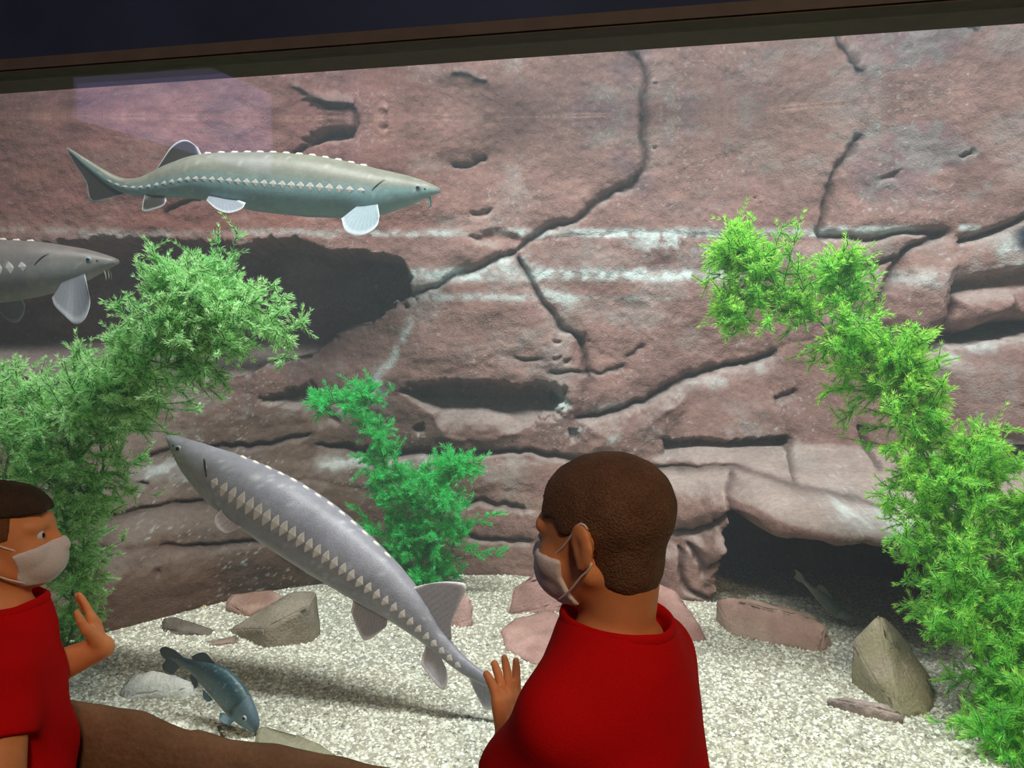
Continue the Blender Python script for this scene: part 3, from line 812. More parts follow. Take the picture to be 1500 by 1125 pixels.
# ------------------------------------------------------------------ fish
class Fish:
    """a body lofted along a spine in the world; t runs from the snout (0) to the tip of the tail (1)"""
    def __init__(self, name, label, spine, up, table, group=None):
        self.S = spline([at(*p) for p in spine], 110)
        self.L = np.linalg.norm(np.diff(self.S, axis=0), axis=1).sum()
        T = np.gradient(self.S, axis=0); T /= np.linalg.norm(T, axis=1)[:, None]
        U = np.array(up, float) - T * (T @ np.array(up, float))[:, None]
        U /= np.linalg.norm(U, axis=1)[:, None]
        self.T, self.U = T, U
        self.W = np.cross(T, U)
        self.side = 1.0 if (self.W[40] @ -self.S[40]) > 0 else -1.0     # the flank seen from the window
        self.tab = np.array(table, float)
        self.o = self.S[45].copy()
        self.root = tag(empty(name, self.o), label, 'fish', group)

    def at(self, t):
        q = np.clip(t, 0, 1) * (len(self.S) - 1)
        f = lambda A: np.array([np.interp(q, np.arange(len(A)), A[:, k]) for k in range(3)])
        return f(self.S), f(self.T), f(self.U), f(self.W)

    def prof(self, t):
        return [np.interp(t, self.tab[:, 0], self.tab[:, k]) * self.L for k in (1, 2, 3)]

    def skin(self, t, zn, side):
        """point on the flank: zn from -1 (belly line) to 1 (back line), side +1 is the flank that is seen"""
        C0, T, U, W = self.at(t)
        top, bot, w = self.prof(t)
        zn = np.clip(zn, -0.999, 0.999)
        h = top if zn > 0 else -bot
        y = w * (1 - abs(zn) ** 1.9) ** 0.62
        return C0 + U * (zn * h) + W * (side * self.side * y), T, U, W

    def body(self, colour, mat, nr=36, ns=110):
        V, C = [], []
        for i in range(ns):
            t = i / (ns - 1)
            C0, T, U, W = self.at(t)
            top, bot, w = self.prof(t)
            for k in range(nr):
                a = 2 * math.pi * k / nr
                zn, yn = math.sin(a), math.cos(a)
                zz = zn * (top if zn > 0 else -bot)
                yy = w * math.copysign(abs(yn) ** 0.9, yn)
                V.append(C0 + U * zz + W * yy)
                C.append(colour(t, zn))
        Fc = [(i * nr + k, i * nr + (k + 1) % nr, (i + 1) * nr + (k + 1) % nr, (i + 1) * nr + k) for i in range(ns - 1) for k in range(nr)]
        Fc += [tuple(range(nr))[::-1], tuple((ns - 1) * nr + k for k in range(nr))]
        V = np.array(V); C = np.array(C)
        sp = vnoise(V[:, 0] * 260, V[:, 1] * 260, V[:, 2] * 260, 7)
        mo = fbm(V[:, 0] * 26, V[:, 1] * 26, V[:, 2] * 26, 9, 3)
        C = C * (0.75 + 0.5 * mo)[:, None] + ((sp > 0.86) * 0.14)[:, None]
        return mesh_np('body', V, Fc, mat, self.root, self.o, True, np.clip(C * 0.76, 0, 1))

    def rooted(self, P):
        P = np.array(P, float)
        i = int(np.argmin(np.linalg.norm(self.S - P, axis=1)))
        top, bot, w = self.prof(i / (len(self.S) - 1))
        q = P - self.S[i]
        r = (top if q @ self.U[i] > 0 else -bot) * 0.86
        return self.S[i] + q * min(1.0, r / (np.linalg.norm(q) + 1e-9))

    def fin(self, name, rootA, rootB, outer, col, edge=None, thick=0.0035, camber=(0, 0, 0), edge_from=0.85):
        """a thin tapering blade from the root line A-B to the outer line, thicker at the root"""
        A, B = self.rooted(rootA), self.rooted(rootB)
        O = spline(outer, 25)
        ns, nv = 25, 12
        s = np.linspace(0, 1, ns)
        R = A + (B - A) * s[:, None]
        cam_ = np.array(camber, float)
        mid = np.zeros((nv, ns, 3)); colr = np.zeros((nv, ns, 3)); th = np.zeros((nv, ns))
        e = np.array(edge if edge is not None else col)
        for j in range(nv):
            v = j / (nv - 1)
            mid[j] = R + (O - R) * v + cam_ * math.sin(math.pi * v * 0.8)
            k = sstep(edge_from, 1.0, max(v, 0)) * np.ones(ns)
            k = np.maximum(k, sstep(0.10, 0.02, s) * 0.9 * (v > 0.15)) if edge is not None else k * 0
            ray_ = 0.9 + 0.14 * (np.arange(ns) % 2)
            colr[j] = np.array(col) * ray_[:, None] * (1 - k)[:, None] + e * k[:, None]
            th[j] = thick * (1 - 0.75 * v) * (0.4 + 0.6 * np.sin(np.pi * np.clip(s, 0.06, 0.94)))
        du = np.gradient(mid, axis=1); dv = np.gradient(mid, axis=0)
        N = np.cross(du, dv); N /= np.linalg.norm(N, axis=2)[..., None] + 1e-12
        top_, bot_ = mid + N * th[..., None] * 0.5, mid - N * th[..., None] * 0.5
        V = np.concatenate([top_.reshape(-1, 3), bot_.reshape(-1, 3)])
        m = ns * nv
        Fc = []
        for j in range(nv - 1):
            for i in range(ns - 1):
                a = j * ns + i
                Fc.append((a, a + 1, a + ns + 1, a + ns)); Fc.append((m + a, m + a + ns, m + a + ns + 1, m + a + 1))
        rim = [i for i in range(ns)] + [j * ns + ns - 1 for j in range(1, nv)] + [(nv - 1) * ns + i for i in range(ns - 2, -1, -1)] + [j * ns for j in range(nv - 2, 0, -1)]
        for a, b in zip(rim, rim[1:] + rim[:1]):
            Fc.append((b, a, m + a, m + b))
        return mesh_np(name, V, Fc, M_FIN, self.root, self.o, True, np.concatenate([colr.reshape(-1, 3)] * 2))

    def frame(self, P, X, Y, Z, sx, sy, sz):
        M = Matrix.Identity(4)
        for r in range(3):
            M[r][0], M[r][1], M[r][2], M[r][3] = X[r] * sx, Y[r] * sy, Z[r] * sz, P[r] - self.o[r]
        return M

    def eye(self, t, zn, r):
        for side in (1, -1):
            P, T, U, W = self.skin(t, zn, side)
            g = Geo()
            sphere(g, P, r * 1.5, M=None, squash=(T, U, W, 1, 1, 0.5))
            ring = g.build('eye', M_EYERING, self.root, self.o)
            g = Geo(); sphere(g, P + W * side * self.side * r * 0.35, r, squash=(T, U, W, 1, 1, 0.75))
            g.build('pupil', M_EYE, ring, self.o)


def sphere(g, c, r, M=None, squash=None, n=14, col=(1, 1, 1)):
    V, Fc = [], []
    X, Y, Z, a, b, d = squash if squash else (np.array([1, 0, 0]), np.array([0, 1, 0]), np.array([0, 0, 1.0]), 1, 1, 1)
    for i in range(n // 2 + 1):
        th = math.pi * i / (n // 2)
        for k in range(n):
            ph = 2 * math.pi * k / n
            V.append(np.array(c) + r * (X * a * math.sin(th) * math.cos(ph) + Y * b * math.sin(th) * math.sin(ph) + Z * d * math.cos(th)))
    for i in range(n // 2):
        for k in range(n):
            Fc.append((i * n + k, i * n + (k + 1) % n, (i + 1) * n + (k + 1) % n, (i + 1) * n + k))
    g.add(V, Fc, col)


# one mesh for each kind of bony plate, shared by all plates of that kind
def plate_mesh(name, outline, ridge):
    n = len(outline)
    V = [(x, y, -0.25) for x, y in outline] + [(x * 0.86, y * 0.86, 0.12) for x, y in outline] + [(ridge * x0, 0, 1.0) for x0 in (-1, 1)]
    Fc = [(i, (i + 1) % n, n + (i + 1) % n, n + i) for i in range(n)]
    for i in range(n):
        j = (i + 1) % n
        xm = (outline[i][0] + outline[j][0]) / 2
        Fc.append((n + i, n + j, 2 * n + (1 if xm > 0 else 0)))
    for i in range(n):
        if abs(outline[i][0]) < 0.2: Fc.append((2 * n, 2 * n + 1, n + i) if outline[i][1] < 0 else (2 * n + 1, 2 * n, n + i))
    me = bpy.data.meshes.new(name)
    me.from_pydata(V, [], Fc); me.update()
    me.materials.append(M_SCUTE)
    return me


PLATE = plate_mesh('lateral_scute', [(-0.5, 0), (-0.32, -0.5), (0, -1), (0.34, -0.45), (0.6, 0), (0.34, 0.45), (0, 1), (-0.32, 0.5)], 0.3)
KEEL = plate_mesh('dorsal_scute', [(-0.9, 0), (-0.5, -0.55), (0, -0.7), (0.6, -0.5), (1, 0), (0.6, 0.5), (0, 0.7), (-0.5, 0.55)], 0.5)

STURGEON = [  # place along the body, back, belly, half width, each in body lengths
    (0, .005, -.006, .008), (.012, .011, -.011, .016), (.03, .018, -.019, .023), (.05, .026, -.028, .029), (.08, .036, -.041, .038), (.117, .046, -.051, .047), (.15, .055, -.060, .054), (.19, .063, -.067, .061),
    (.26, .073, -.074, .066), (.337, .080, -.078, .067), (.42, .080, -.076, .065), (.48, .077, -.073, .061), (.57, .068, -.062, .052), (.63, .060, -.053, .045), (.70, .046, -.040, .034), (.74, .036, -.032, .027),
    (.776, .026, -.024, .020), (.83, .0185, -.018, .015), (.87, .016, -.015, .012), (.92, .012, -.011, .009), (1.0, .003, -.003, .002)]


def sturgeon(name, label, spine, up, cols, fins, nlat=30, plates=True, scute_k=1.0):
    back, flank, belly, finc, edge = [np.array(srgb(*c)) for c in cols]
    f = Fish(name, label, spine, up, STURGEON, 'sturgeons swimming in the tank')

    def colour(t, zn):
        c = flank + (back - flank) * sstep(-0.05, 0.45, zn)
        c = c + (belly - c) * sstep(-0.55, -0.95, zn)
        if t < 0.2: c = c + (belly - c) * 0.35 * sstep(0.0, -0.6, zn)
        return c
    f.body(colour, M_FISH)
    for nm, ra, rb, out, kw in fins:
        kw = dict(kw); fc = np.array(srgb(*kw.pop('col'))) if 'col' in kw else finc
        f.fin(nm, at(*ra), at(*rb), [at(*p) for p in out], fc, edge, **kw)
    f.eye(0.055, 0.25, 0.0052 * f.L)
    for side in (1, -1):                                   # gill cover edge, a dark slit behind the head
        g = Geo()
        pts = [f.skin(0.122 + 0.046 * k / 9, 0.60 - 0.52 * (k / 9) ** 1.7, side)[0] for k in range(10)]
        g.tube(pts, [0.0014 + 0.0028 * math.sin(math.pi * k / 9) for k in range(10)], 6)
        g.build('gill_slit', M_DARK, f.root, f.o)
        g = Geo()
        pts = [f.skin(0.018 + 0.03 * k / 5, -0.80, side)[0] for k in range(6)]
        g.tube(pts, 0.0012, 5); g.build('mouth_line', M_DARK, f.root, f.o)
        P, T, U, W = f.skin(0.038, 0.15, side)
        g = Geo(); sphere(g, P, 0.0028 * f.L, squash=(T, U, W, 1.3, 0.8, 0.4)); g.build('nostril', M_DARK, f.root, f.o)
    for k, (dy, t0) in enumerate(((0.5, .032), (-0.5, .032), (0.22, .028), (-0.22, .028))):   # barbels
        C0, T, U, W = f.at(t0)
        top, bot, w = f.prof(t0)
        a = C0 + U * bot * 0.8 + W * w * dy
        b = a - U * 0.028 * f.L - T * 0.004 * f.L + W * dy * 0.006
        g = Geo(); g.tube(spline([a, (a + b) / 2 - T * 0.003, b], 7), [0.0026, .0024, .0022, .002, .0017, .0013, .0008], 6, col=tuple(belly))
        g.build('barbel', M_FIN, f.root, f.o)
    if plates:
        for side in (1, -1):
            for k in range(nlat):
                u = k / (nlat - 1)
                t = 0.195 + 0.66 * u ** 0.94
                P, T, U, W = f.skin(t, 0.06 - 0.06 * u, side)
                P2 = f.skin(t, 0.16, side)[0]; P1 = f.skin(t, -0.12, side)[0]
                Y = P2 - P1; Y /= np.linalg.norm(Y)
                Z = np.cross(T, Y); Z *= np.sign(Z @ W) * side * f.side or 1
                hgt = (0.0240 * sstep(-0.15, 0.12, u) * (1 - 0.72 * u ** 1.2)) * f.L * scute_k
                o = bpy.data.objects.new('lateral_scute', PLATE); link(o, f.root)
                o.matrix_local = f.frame(P, T, Y, Z, 0.0215 * f.L * (1 - 0.25 * u), hgt, 0.0011 * f.L * (0.6 + 0.4 * (1 - u)))
        for k in range(13):
            t = 0.20 + 0.40 * k / 12
            C0, T, U, W = f.at(t)
            o = bpy.data.objects.new('dorsal_scute', KEEL); link(o, f.root)
            o.matrix_local = f.frame(C0 + U * f.prof(t)[0], T, W, U, 0.0120 * f.L, 0.006 * f.L, 0.0035 * f.L)
        for side in (1, -1):
            for k in range(9):
                t = 0.27 + 0.30 * k / 8
                P, T, U, W = f.skin(t, -0.86, side)
                Z = W * side * f.side * 0.75 - U * 0.65; Z /= np.linalg.norm(Z)
                Y = np.cross(Z, T)
                o = bpy.data.objects.new('ventral_scute', KEEL); link(o, f.root)
                o.matrix_local = f.frame(P, T, Y, Z, 0.014 * f.L, 0.011 * f.L, 0.004 * f.L)
    return f


Yh = lambda px: np.interp(px, [240, 470, 680, 770], [2.02, 1.88, 1.74, 1.70])
c_ = lambda *pts: [(px, py, float(Yh(px))) for px, py in pts]
sturgeon('sturgeon', 'grey sturgeon swimming diagonally upward in the middle, white diamond plates down its side',
         c_((247, 639), (276, 663), (312, 689), (345, 710), (400, 744), (466, 788), (532, 838), (594, 890), (640, 938), (680, 976), (722, 1001), (768, 1013)),
         (0.587, -0.12, 0.81),
         ((142, 145, 156), (160, 162, 172), (205, 205, 210), (176, 174, 182), (245, 240, 244)),
         [('dorsal_fin', c_((600, 862))[0], c_((656, 938))[0], c_((622, 856), (650, 852), (678, 854), (683, 862), (673, 886), (662, 912), (662, 936)), {}),
          ('pelvic_fin', (512, 884, 1.825), (560, 914, 1.789), [(514, 896, 1.810), (522, 918, 1.798), (532, 937, 1.790), (542, 936, 1.783), (554, 928, 1.780), (566, 918, 1.782)], {}),
          ('anal_fin', (612, 954, 1.766), (640, 966, 1.750), [(616, 972, 1.755), (630, 992, 1.742), (646, 1010, 1.738), (653, 1008, 1.736), (656, 994, 1.736), (654, 980, 1.741)], {}),
          ('pectoral_fin', (344, 744, 1.928), (372, 760, 1.901), [(326, 745, 1.898), (315, 757, 1.890), (317, 772, 1.885), (331, 781, 1.881), (348, 774, 1.882), (366, 767, 1.887), (384, 765, 1.882)], dict(col=(215, 213, 222))),
          ('tail_fin', (684, 984, 1.740), (768, 1014, 1.700), [(690, 1002, 1.734), (702, 1026, 1.728), (714, 1041, 1.716), (734, 1030, 1.714), (750, 1018, 1.707), (768, 1015, 1.700)], {})])
d_ = lambda *pts: [(px, py, 2.73) for px, py in pts]
sturgeon('sturgeon', 'pale green-grey sturgeon swimming level to the right near the water surface',
         d_((645, 279), (620, 278), (580, 279), (540, 280), (460, 274), (380, 268), (300, 262), (260, 266), (220, 273), (192, 274), (166, 266), (136, 246), (98, 217)),
         (0, -0.22, 1),
         ((138, 142, 128), (142, 182, 184), (156, 200, 196), (48, 43, 34), (226, 232, 238)),
         [('dorsal_fin', (298, 230, 2.73), (236, 252, 2.73), d_((290, 216), (276, 206), (264, 206), (250, 216), (238, 234), (228, 250)), dict(edge_from=0.995)),
          ('pelvic_fin', (345, 293, 2.69), (305, 291, 2.69), [(360, 297, 2.66), (354, 306, 2.65), (336, 312, 2.64), (320, 308, 2.64), (308, 299, 2.65), (302, 293, 2.67)], dict(col=(150, 160, 172))),
          ('anal_fin', (242, 284, 2.72), (216, 284, 2.72), [(244, 294, 2.71), (238, 302, 2.70), (222, 308, 2.70), (209, 310, 2.70), (209, 298, 2.70), (212, 286, 2.71)], {}),
          ('pectoral_fin', (552, 302, 2.67), (524, 304, 2.67), [(556, 316, 2.63), (552, 331, 2.61), (538, 342, 2.60), (522, 345, 2.60), (506, 338, 2.61), (500, 320, 2.63)], dict(col=(150, 172, 182))),
          ('tail_fin', (200, 274, 2.73), (98, 217, 2.73), d_((195, 280), (170, 288), (147, 295), (133, 297), (129, 284), (127, 270), (119, 255), (109, 240), (98, 218)), dict(edge_from=0.985))], scute_k=0.5)
e_ = lambda *pts: [(px, py, 2.72) for px, py in pts]
sturgeon('sturgeon', 'dim grey sturgeon coming in at the left edge of the picture, its pectoral fin hanging',
         e_((173, 383), (150, 384), (113, 387), (60, 392), (0, 397), (-80, 400), (-170, 400), (-250, 396), (-320, 392), (-380, 380), (-430, 352)),
         (0, -0.1, 1),
         ((126, 120, 116), (140, 142, 142), (176, 180, 168), (120, 124, 132), (196, 204, 210)),
         [('pectoral_fin', (120, 412, 2.66), (88, 424, 2.66), [(129, 425, 2.62), (132, 446, 2.60), (124, 468, 2.59), (110, 475, 2.59), (94, 462, 2.60), (80, 448, 2.62), (76, 436, 2.64)], {}),
          ('pelvic_fin', (-160, 436, 2.69), (-190, 434, 2.69), [(-156, 446, 2.66), (-165, 462, 2.65), (-185, 466, 2.65), (-200, 455, 2.66), (-200, 440, 2.68)], {}),
          ('pectoral_fin', (30, 436, 2.76), (0, 440, 2.76), [(37, 446, 2.78), (35, 460, 2.80), (26, 472, 2.81), (12, 470, 2.81), (0, 458, 2.80), (-6, 446, 2.78)], {}),
          ('tail_fin', (-365, 388, 2.72), (-430, 352, 2.72), e_((-372, 402), (-392, 420), (-398, 402), (-410, 384), (-420, 368), (-430, 353)), {}),
          ('dorsal_fin', (-230, 358, 2.72), (-290, 370, 2.72), e_((-238, 345), (-258, 335), (-276, 340), (-290, 355), (-296, 368)), {})], plates=True, scute_k=0.8)

CARP = [(t, a * 1.12, b * 1.12, w) for t, a, b, w in [(0, .012, -.016, .010), (.02, .035, -.034, .028), (.06, .062, -.055, .045), (.12, .086, -.082, .058), (.2, .112, -.104, .066), (.3, .130, -.118, .068), (.42, .132, -.112, .064), (.55, .112, -.092, .052), (.66, .082, -.066, .036), (.75, .056, -.046, .022), (.82, .044, -.038, .014), (.88, .040, -.036, .009), (.92, .030, -.028, .006), (1.0, .006, -.006, .003)]]


def scaled_fish(name, label, spine, up, cols, fins, table=CARP):
    back, flank, belly, finc = [np.array(srgb(*c)) for c in cols]
    f = Fish(name, label, spine, up, table)

    def colour(t, zn):
        c = flank + (back - flank) * sstep(0.0, 0.6, zn)
        c = c + (belly - c) * sstep(-0.5, -0.95, zn)
        if t > 0.2:                                        # rows of darker rimmed scales
            k = abs(math.sin(t * 62 + (1.57 if int((zn + 2) * 7) % 2 else 0))) * abs(math.sin((zn + 2) * 7 * math.pi))
            c = c * (0.72 + 0.45 * k)
        else:
            c = c * 0.9 + np.array(srgb(120, 136, 160)) * 0.3
        return c
    f.body(colour, M_FISH, 40, 120)
    for nm, ra, rb, out in fins:
        f.fin(nm, at(*ra), at(*rb), [at(*p) for p in out], finc, finc * 0.8, thick=0.0022)
    f.eye(0.11, 0.30, 0.014 * f.L)
    for side in (1, -1):
        g = Geo()
        pts = [f.skin(0.205 + 0.022 * math.sin(k / 9 * math.pi), 0.7 - 1.4 * k / 9, side)[0] for k in range(10)]
        g.tube(pts, 0.0012, 5); g.build('gill_slit', M_DARK, f.root, f.o)
        g = Geo()
        pts = [f.skin(0.012 + 0.035 * k / 4, -0.35, side)[0] for k in range(5)]
        g.tube(pts, 0.0009, 5); g.build('mouth_line', M_DARK, f.root, f.o)
    return f


Yc = lambda px: float(np.interp(px, [235, 372], [1.80, 1.655]))
k_ = lambda *pts: [(px, py, Yc(px)) for px, py in pts]
scaled_fish('dark_scaled_fish', 'small dark blue-green fish nosing down to the gravel beside the white stone',
            k_((374, 1072), (368, 1058), (354, 1038), (334, 1014), (312, 996), (290, 982), (270, 972), (258, 966), (250, 964)),
            (0.66, -0.35, 0.62),
            ((58, 92, 100), (88, 126, 132), (160, 160, 120), (66, 96, 102)),
            [('tail_fin', k_((272, 963))[0], k_((264, 982))[0], k_((256, 952), (242, 947), (234, 952), (238, 962), (243, 967), (238, 974), (240, 982), (254, 987))),
             ('dorsal_fin', k_((322, 981))[0], k_((284, 968))[0], k_((312, 968), (302, 957), (292, 956), (280, 962))),
             ('anal_fin', (288, 992, 1.74), (280, 986, 1.75), [(290, 1004, 1.735), (286, 1008, 1.735), (282, 1002, 1.74), (278, 993, 1.75)]),
             ('pectoral_fin', (338, 1052, 1.66), (328, 1044, 1.67), [(344, 1056, 1.645), (334, 1062, 1.645), (322, 1056, 1.65), (322, 1044, 1.66)]),
             ('pelvic_fin', (306, 1020, 1.70), (298, 1012, 1.71), [(312, 1024, 1.69), (305, 1028, 1.69), (298, 1022, 1.70), (297, 1010, 1.71)])])
SLIM = [(t, a * 0.72, b * 0.72, w * 0.75) for t, a, b, w in CARP]
Yv = lambda px: float(np.interp(px, [1160, 1250], [2.36, 2.30]))
v_ = lambda *pts: [(px, py, Yv(px)) for px, py in pts]
scaled_fish('dim_silver_fish', 'slim grey-green fish in the dark cave, behind the long low stone',
            v_((1248, 904), (1236, 901), (1222, 892), (1208, 880), (1194, 867), (1182, 856), (1174, 848), (1169, 844)),
            (0.55, -0.2, 0.75),
            ((70, 100, 88), (128, 146, 128), (190, 196, 178), (100, 118, 104)),
            [('tail_fin', v_((1180, 850))[0], v_((1176, 855))[0], v_((1174, 840), (1164, 834), (1166, 841), (1163, 846), (1170, 852))),
             ('dorsal_fin', v_((1222, 884))[0], v_((1200, 864))[0], v_((1220, 876), (1208, 860), (1200, 856), (1196, 860)))], SLIM)


# ------------------------------------------------------------------ water plants
def water_plant(label, stems, seed, n_branch, spread, length, cols, needle=0.017, droop=0.0, per=17, lean=(0, 0, 0)):
    """stems: lists of (px, py, Y, reach); side branches leave the stems, each ringed by whorls of narrow curved leaves"""
    R = np.random.default_rng(seed)
    base = at(*stems[0][0][:3])
    root = tag(empty('water_plant', (base[0], base[1], FLOOR)), label, 'plant', None)
    o = np.array([base[0], base[1], FLOOR])
    lens = []
    paths = []
    for st in stems:
        pts = np.array([np.concatenate([at(*p[:3]), [p[3]]]) for p in st])
        sp = spline(pts, 60)
        paths.append(sp)
        lens.append(np.linalg.norm(np.diff(sp[:, :3], axis=0), axis=1).sum())
        g = Geo()
        g.tube(sp[:, :3], np.linspace(0.0045, 0.0016, 60), 7)
        g.build('stem', M_STEM, root, o)
    lens = np.array(lens) / sum(lens)
    lowc, topc, tipc = [np.array(srgb(*c)) for c in cols]
    groups = {}
    for b in range(n_branch):
        si = R.choice(len(paths), p=lens)
        u = R.random() ** 0.9
        sp = paths[si]
        q = u * 59
        P = np.array([np.interp(q, np.arange(60), sp[:, k]) for k in range(4)])
        i = min(int(q), 58)
        T = sp[i + 1, :3] - sp[i, :3]; T /= np.linalg.norm(T)
        d = R.normal(size=3); d -= T * (d @ T); d /= np.linalg.norm(d)
        d[1] *= 0.8
        d = d * 0.9 + T * (0.1 + 0.5 * u) + np.array(lean) + np.array([0, 0, 0.12 - droop]); d /= np.linalg.norm(d)
        L = P[3] * length * (0.38 + 0.5 * R.random())
        n = max(6, int(L / 0.0075))
        bend = R.normal(size=3) * 0.6 + np.array([0, 0, 0.2])
        s = np.linspace(0, 1, n)[:, None]
        path = P[:3] + d * s * L + bend * (s ** 2) * L * 0.4
        key = (si, int(u * 5.999))
        bt = R.random()
        groups.setdefault(key, []).append((path, u, bt, 0.25))
        for w in range(int(2 + L / 0.016)):                       # side twigs, the feathery tips
            k = int(n * (0.25 + 0.72 * R.random()))
            k = min(k, n - 1)
            e = d * 0.55 + R.normal(size=3) * 0.62; e /= np.linalg.norm(e)
            l2 = 0.016 + 0.024 * R.random()
            m = max(4, int(l2 / 0.0050))
            s2 = np.linspace(0, 1, m)[:, None]
            groups[key].append((path[k] + e * s2 * l2 + R.normal(size=3) * 0.25 * (s2 ** 2) * l2, u, bt, 1.0))
    for (si, part) in sorted(groups):
        g = Geo()
        NV, NF, NC = [], [], []
        cnt = 0
        for path, u, bt, twig in groups[(si, part)]:
            g.tube(path, np.linspace(0.0016, 0.0007, len(path)), 5)
            n = len(path)
            Tn = np.gradient(path, axis=0); Tn /= np.linalg.norm(Tn, axis=1)[:, None]
            m = 6 if twig > 0.5 else 4
            kk = np.concatenate([np.repeat(np.arange(n), m), np.full(6, n - 1)])
            N_ = len(kk)
            T = Tn[kk]
            A = np.cross(T, [0.3, 0.9, 0.2]); A /= np.linalg.norm(A, axis=1)[:, None]
            Bn = np.cross(T, A)
            ph = R.random(n)[kk] * 6.28 + 6.28 * np.arange(N_) / m + R.normal(size=N_) * 0.25
            rad = A * np.cos(ph)[:, None] + Bn * np.sin(ph)[:, None]
            dirv = rad * 0.85 + T * (0.40 + 0.6 * R.random(N_) + 0.5 * (kk >= n - 2))[:, None]; dirv /= np.linalg.norm(dirv, axis=1)[:, None]
            fr = kk / n
            ln = needle * (0.65 + 0.6 * R.random(N_)) * (1.0 - 0.3 * fr)
            wd = (ln * 0.062)[:, None]; ln = ln[:, None]
            sd = np.cross(dirv, T); sd /= np.linalg.norm(sd, axis=1)[:, None] + 1e-9
            p0 = path[kk]; p1 = p0 + dirv * ln * 0.55; p2 = p0 + dirv * ln * 0.9 + T * ln * 0.22
            NV.append(np.stack([p0 - sd * wd * 0.6, p0 + sd * wd * 0.6, p1 + sd * wd, p1 - sd * wd, p2], 1).reshape(-1, 3))
            NF.append((np.array([(0, 1, 2), (0, 2, 3), (3, 2, 4)])[None] + (cnt + 5 * np.arange(N_))[:, None, None]).reshape(-1, 3))
            cnt += 5 * N_
            lit_mix = np.clip(1.2 * (0.30 * bt + 0.35 * fr * twig + 0.35 * u + 0.25 * R.random(N_) - 0.08), 0, 1)[:, None]  # yellower towards top and tips: overhead light painted into the leaf colour
            c = lowc + (topc - lowc) * lit_mix
            tipk = np.clip(0.22 + twig * (0.6 * fr * bt + 0.4 * (bt > 0.65) * fr), 0, 1)[:, None]
            ct = c + (tipc - c) * tipk
            NC.append(np.stack([c * 0.9, c * 0.9, c, c, ct], 1).reshape(-1, 3))
        br = g.build('branch', M_STEM, root, o)
        fo = mesh_np('foliage', np.concatenate(NV), np.concatenate(NF), M_LEAF, br, o, False, np.concatenate(NC))
        fo['kind'] = 'stuff'
    return root


GREEN_L = ((126, 218, 128), (196, 248, 176), (250, 254, 236))
GREEN_R = ((98, 222, 98), (186, 248, 112), (248, 254, 150))
GREEN_M = ((54, 206, 112), (88, 238, 138), (156, 238, 170))
water_plant('large pale green feathery water plant on the left, arching up to the right',
            [[(92, 962, 2.115, .55), (106, 870, 2.080, .6), (104, 800, 2.020, .6), (84, 715, 1.940, 0.95), (96, 640, 1.880, 1.1), (160, 570, 1.850, 1.05), (235, 500, 1.830, 1.0), (296, 440, 1.810, 0.75)],
             [(92, 962, 2.115, .55), (40, 820, 2.030, .8), (10, 720, 1.980, 1.1), (24, 650, 1.930, 1.0), (110, 600, 1.880, 1.1), (210, 550, 1.830, 1.05), (285, 520, 1.800, .9), (335, 495, 1.780, .7)],
             [(84, 715, 1.940, .9), (170, 600, 1.870, 1.0), (250, 480, 1.830, 1.0), (268, 434, 1.820, .6), (264, 420, 1.810, .35)],
             [(235, 500, 1.830, .9), (310, 430, 1.800, .75), (352, 440, 1.780, .55), (398, 466, 1.770, .5), (436, 494, 1.760, .42)],
             [(120, 760, 2.0, .7), (150, 690, 1.97, .9), (150, 640, 1.94, 1.0), (200, 590, 1.9, .9)],
             [(92, 962, 2.115, .5), (118, 880, 2.08, .6), (122, 800, 2.04, .6), (125, 750, 2.0, .6)],
             [(40, 820, 2.030, .8), (-40, 700, 1.980, 1.1), (-60, 620, 1.960, 1.0), (-20, 600, 1.940, .9), (40, 600, 1.920, .8)],
             [(250, 480, 1.830, .9), (300, 440, 1.810, .55), (338, 424, 1.800, .35)]],
            5, 740, 0.1, 0.160, GREEN_L, needle=0.0150)
water_plant('tall bright green feathery water plant along the right edge, leaning to the left',
            [[(1486, 1152, 1.50, 1.1), (1482, 1120, 1.57, 1.1), (1452, 1040, 1.66, 1.05), (1424, 950, 1.72, 1.1), (1402, 850, 1.78, 1.1), (1386, 750, 1.84, 1.1), (1345, 650, 1.88, 1.0), (1285, 555, 1.92, .95), (1200, 470, 1.95, .85), (1115, 400, 1.97, .75), (1066, 360, 1.98, .45)],
             [(1510, 1152, 1.50, 1.1), (1505, 1110, 1.58, 1.1), (1490, 1000, 1.68, 1.05), (1470, 880, 1.74, 1.1), (1440, 770, 1.8, 1.05), (1400, 680, 1.84, .9), (1335, 590, 1.88, .85), (1322, 530, 1.9, .55)],
             [(1424, 950, 1.72, 1.1), (1385, 870, 1.76, .95), (1370, 790, 1.8, .9), (1350, 720, 1.84, .8)],
             [(1285, 555, 1.92, .9), (1240, 470, 1.95, .8), (1232, 420, 1.96, .6), (1224, 390, 1.97, .4)],
             [(1200, 470, 1.95, .8), (1120, 450, 1.96, .7), (1080, 455, 1.97, .5), (1060, 460, 1.97, .35)],
             [(1440, 770, 1.8, .9), (1445, 700, 1.82, .7), (1425, 650, 1.83, .5)],
             [(1520, 1152, 1.50, 1.1), (1515, 1090, 1.60, 1.1), (1530, 980, 1.68, 1.0), (1525, 850, 1.74, 1.0), (1500, 760, 1.8, .8)]],
            9, 660, 0.1, 0.150, GREEN_R, needle=0.0165)
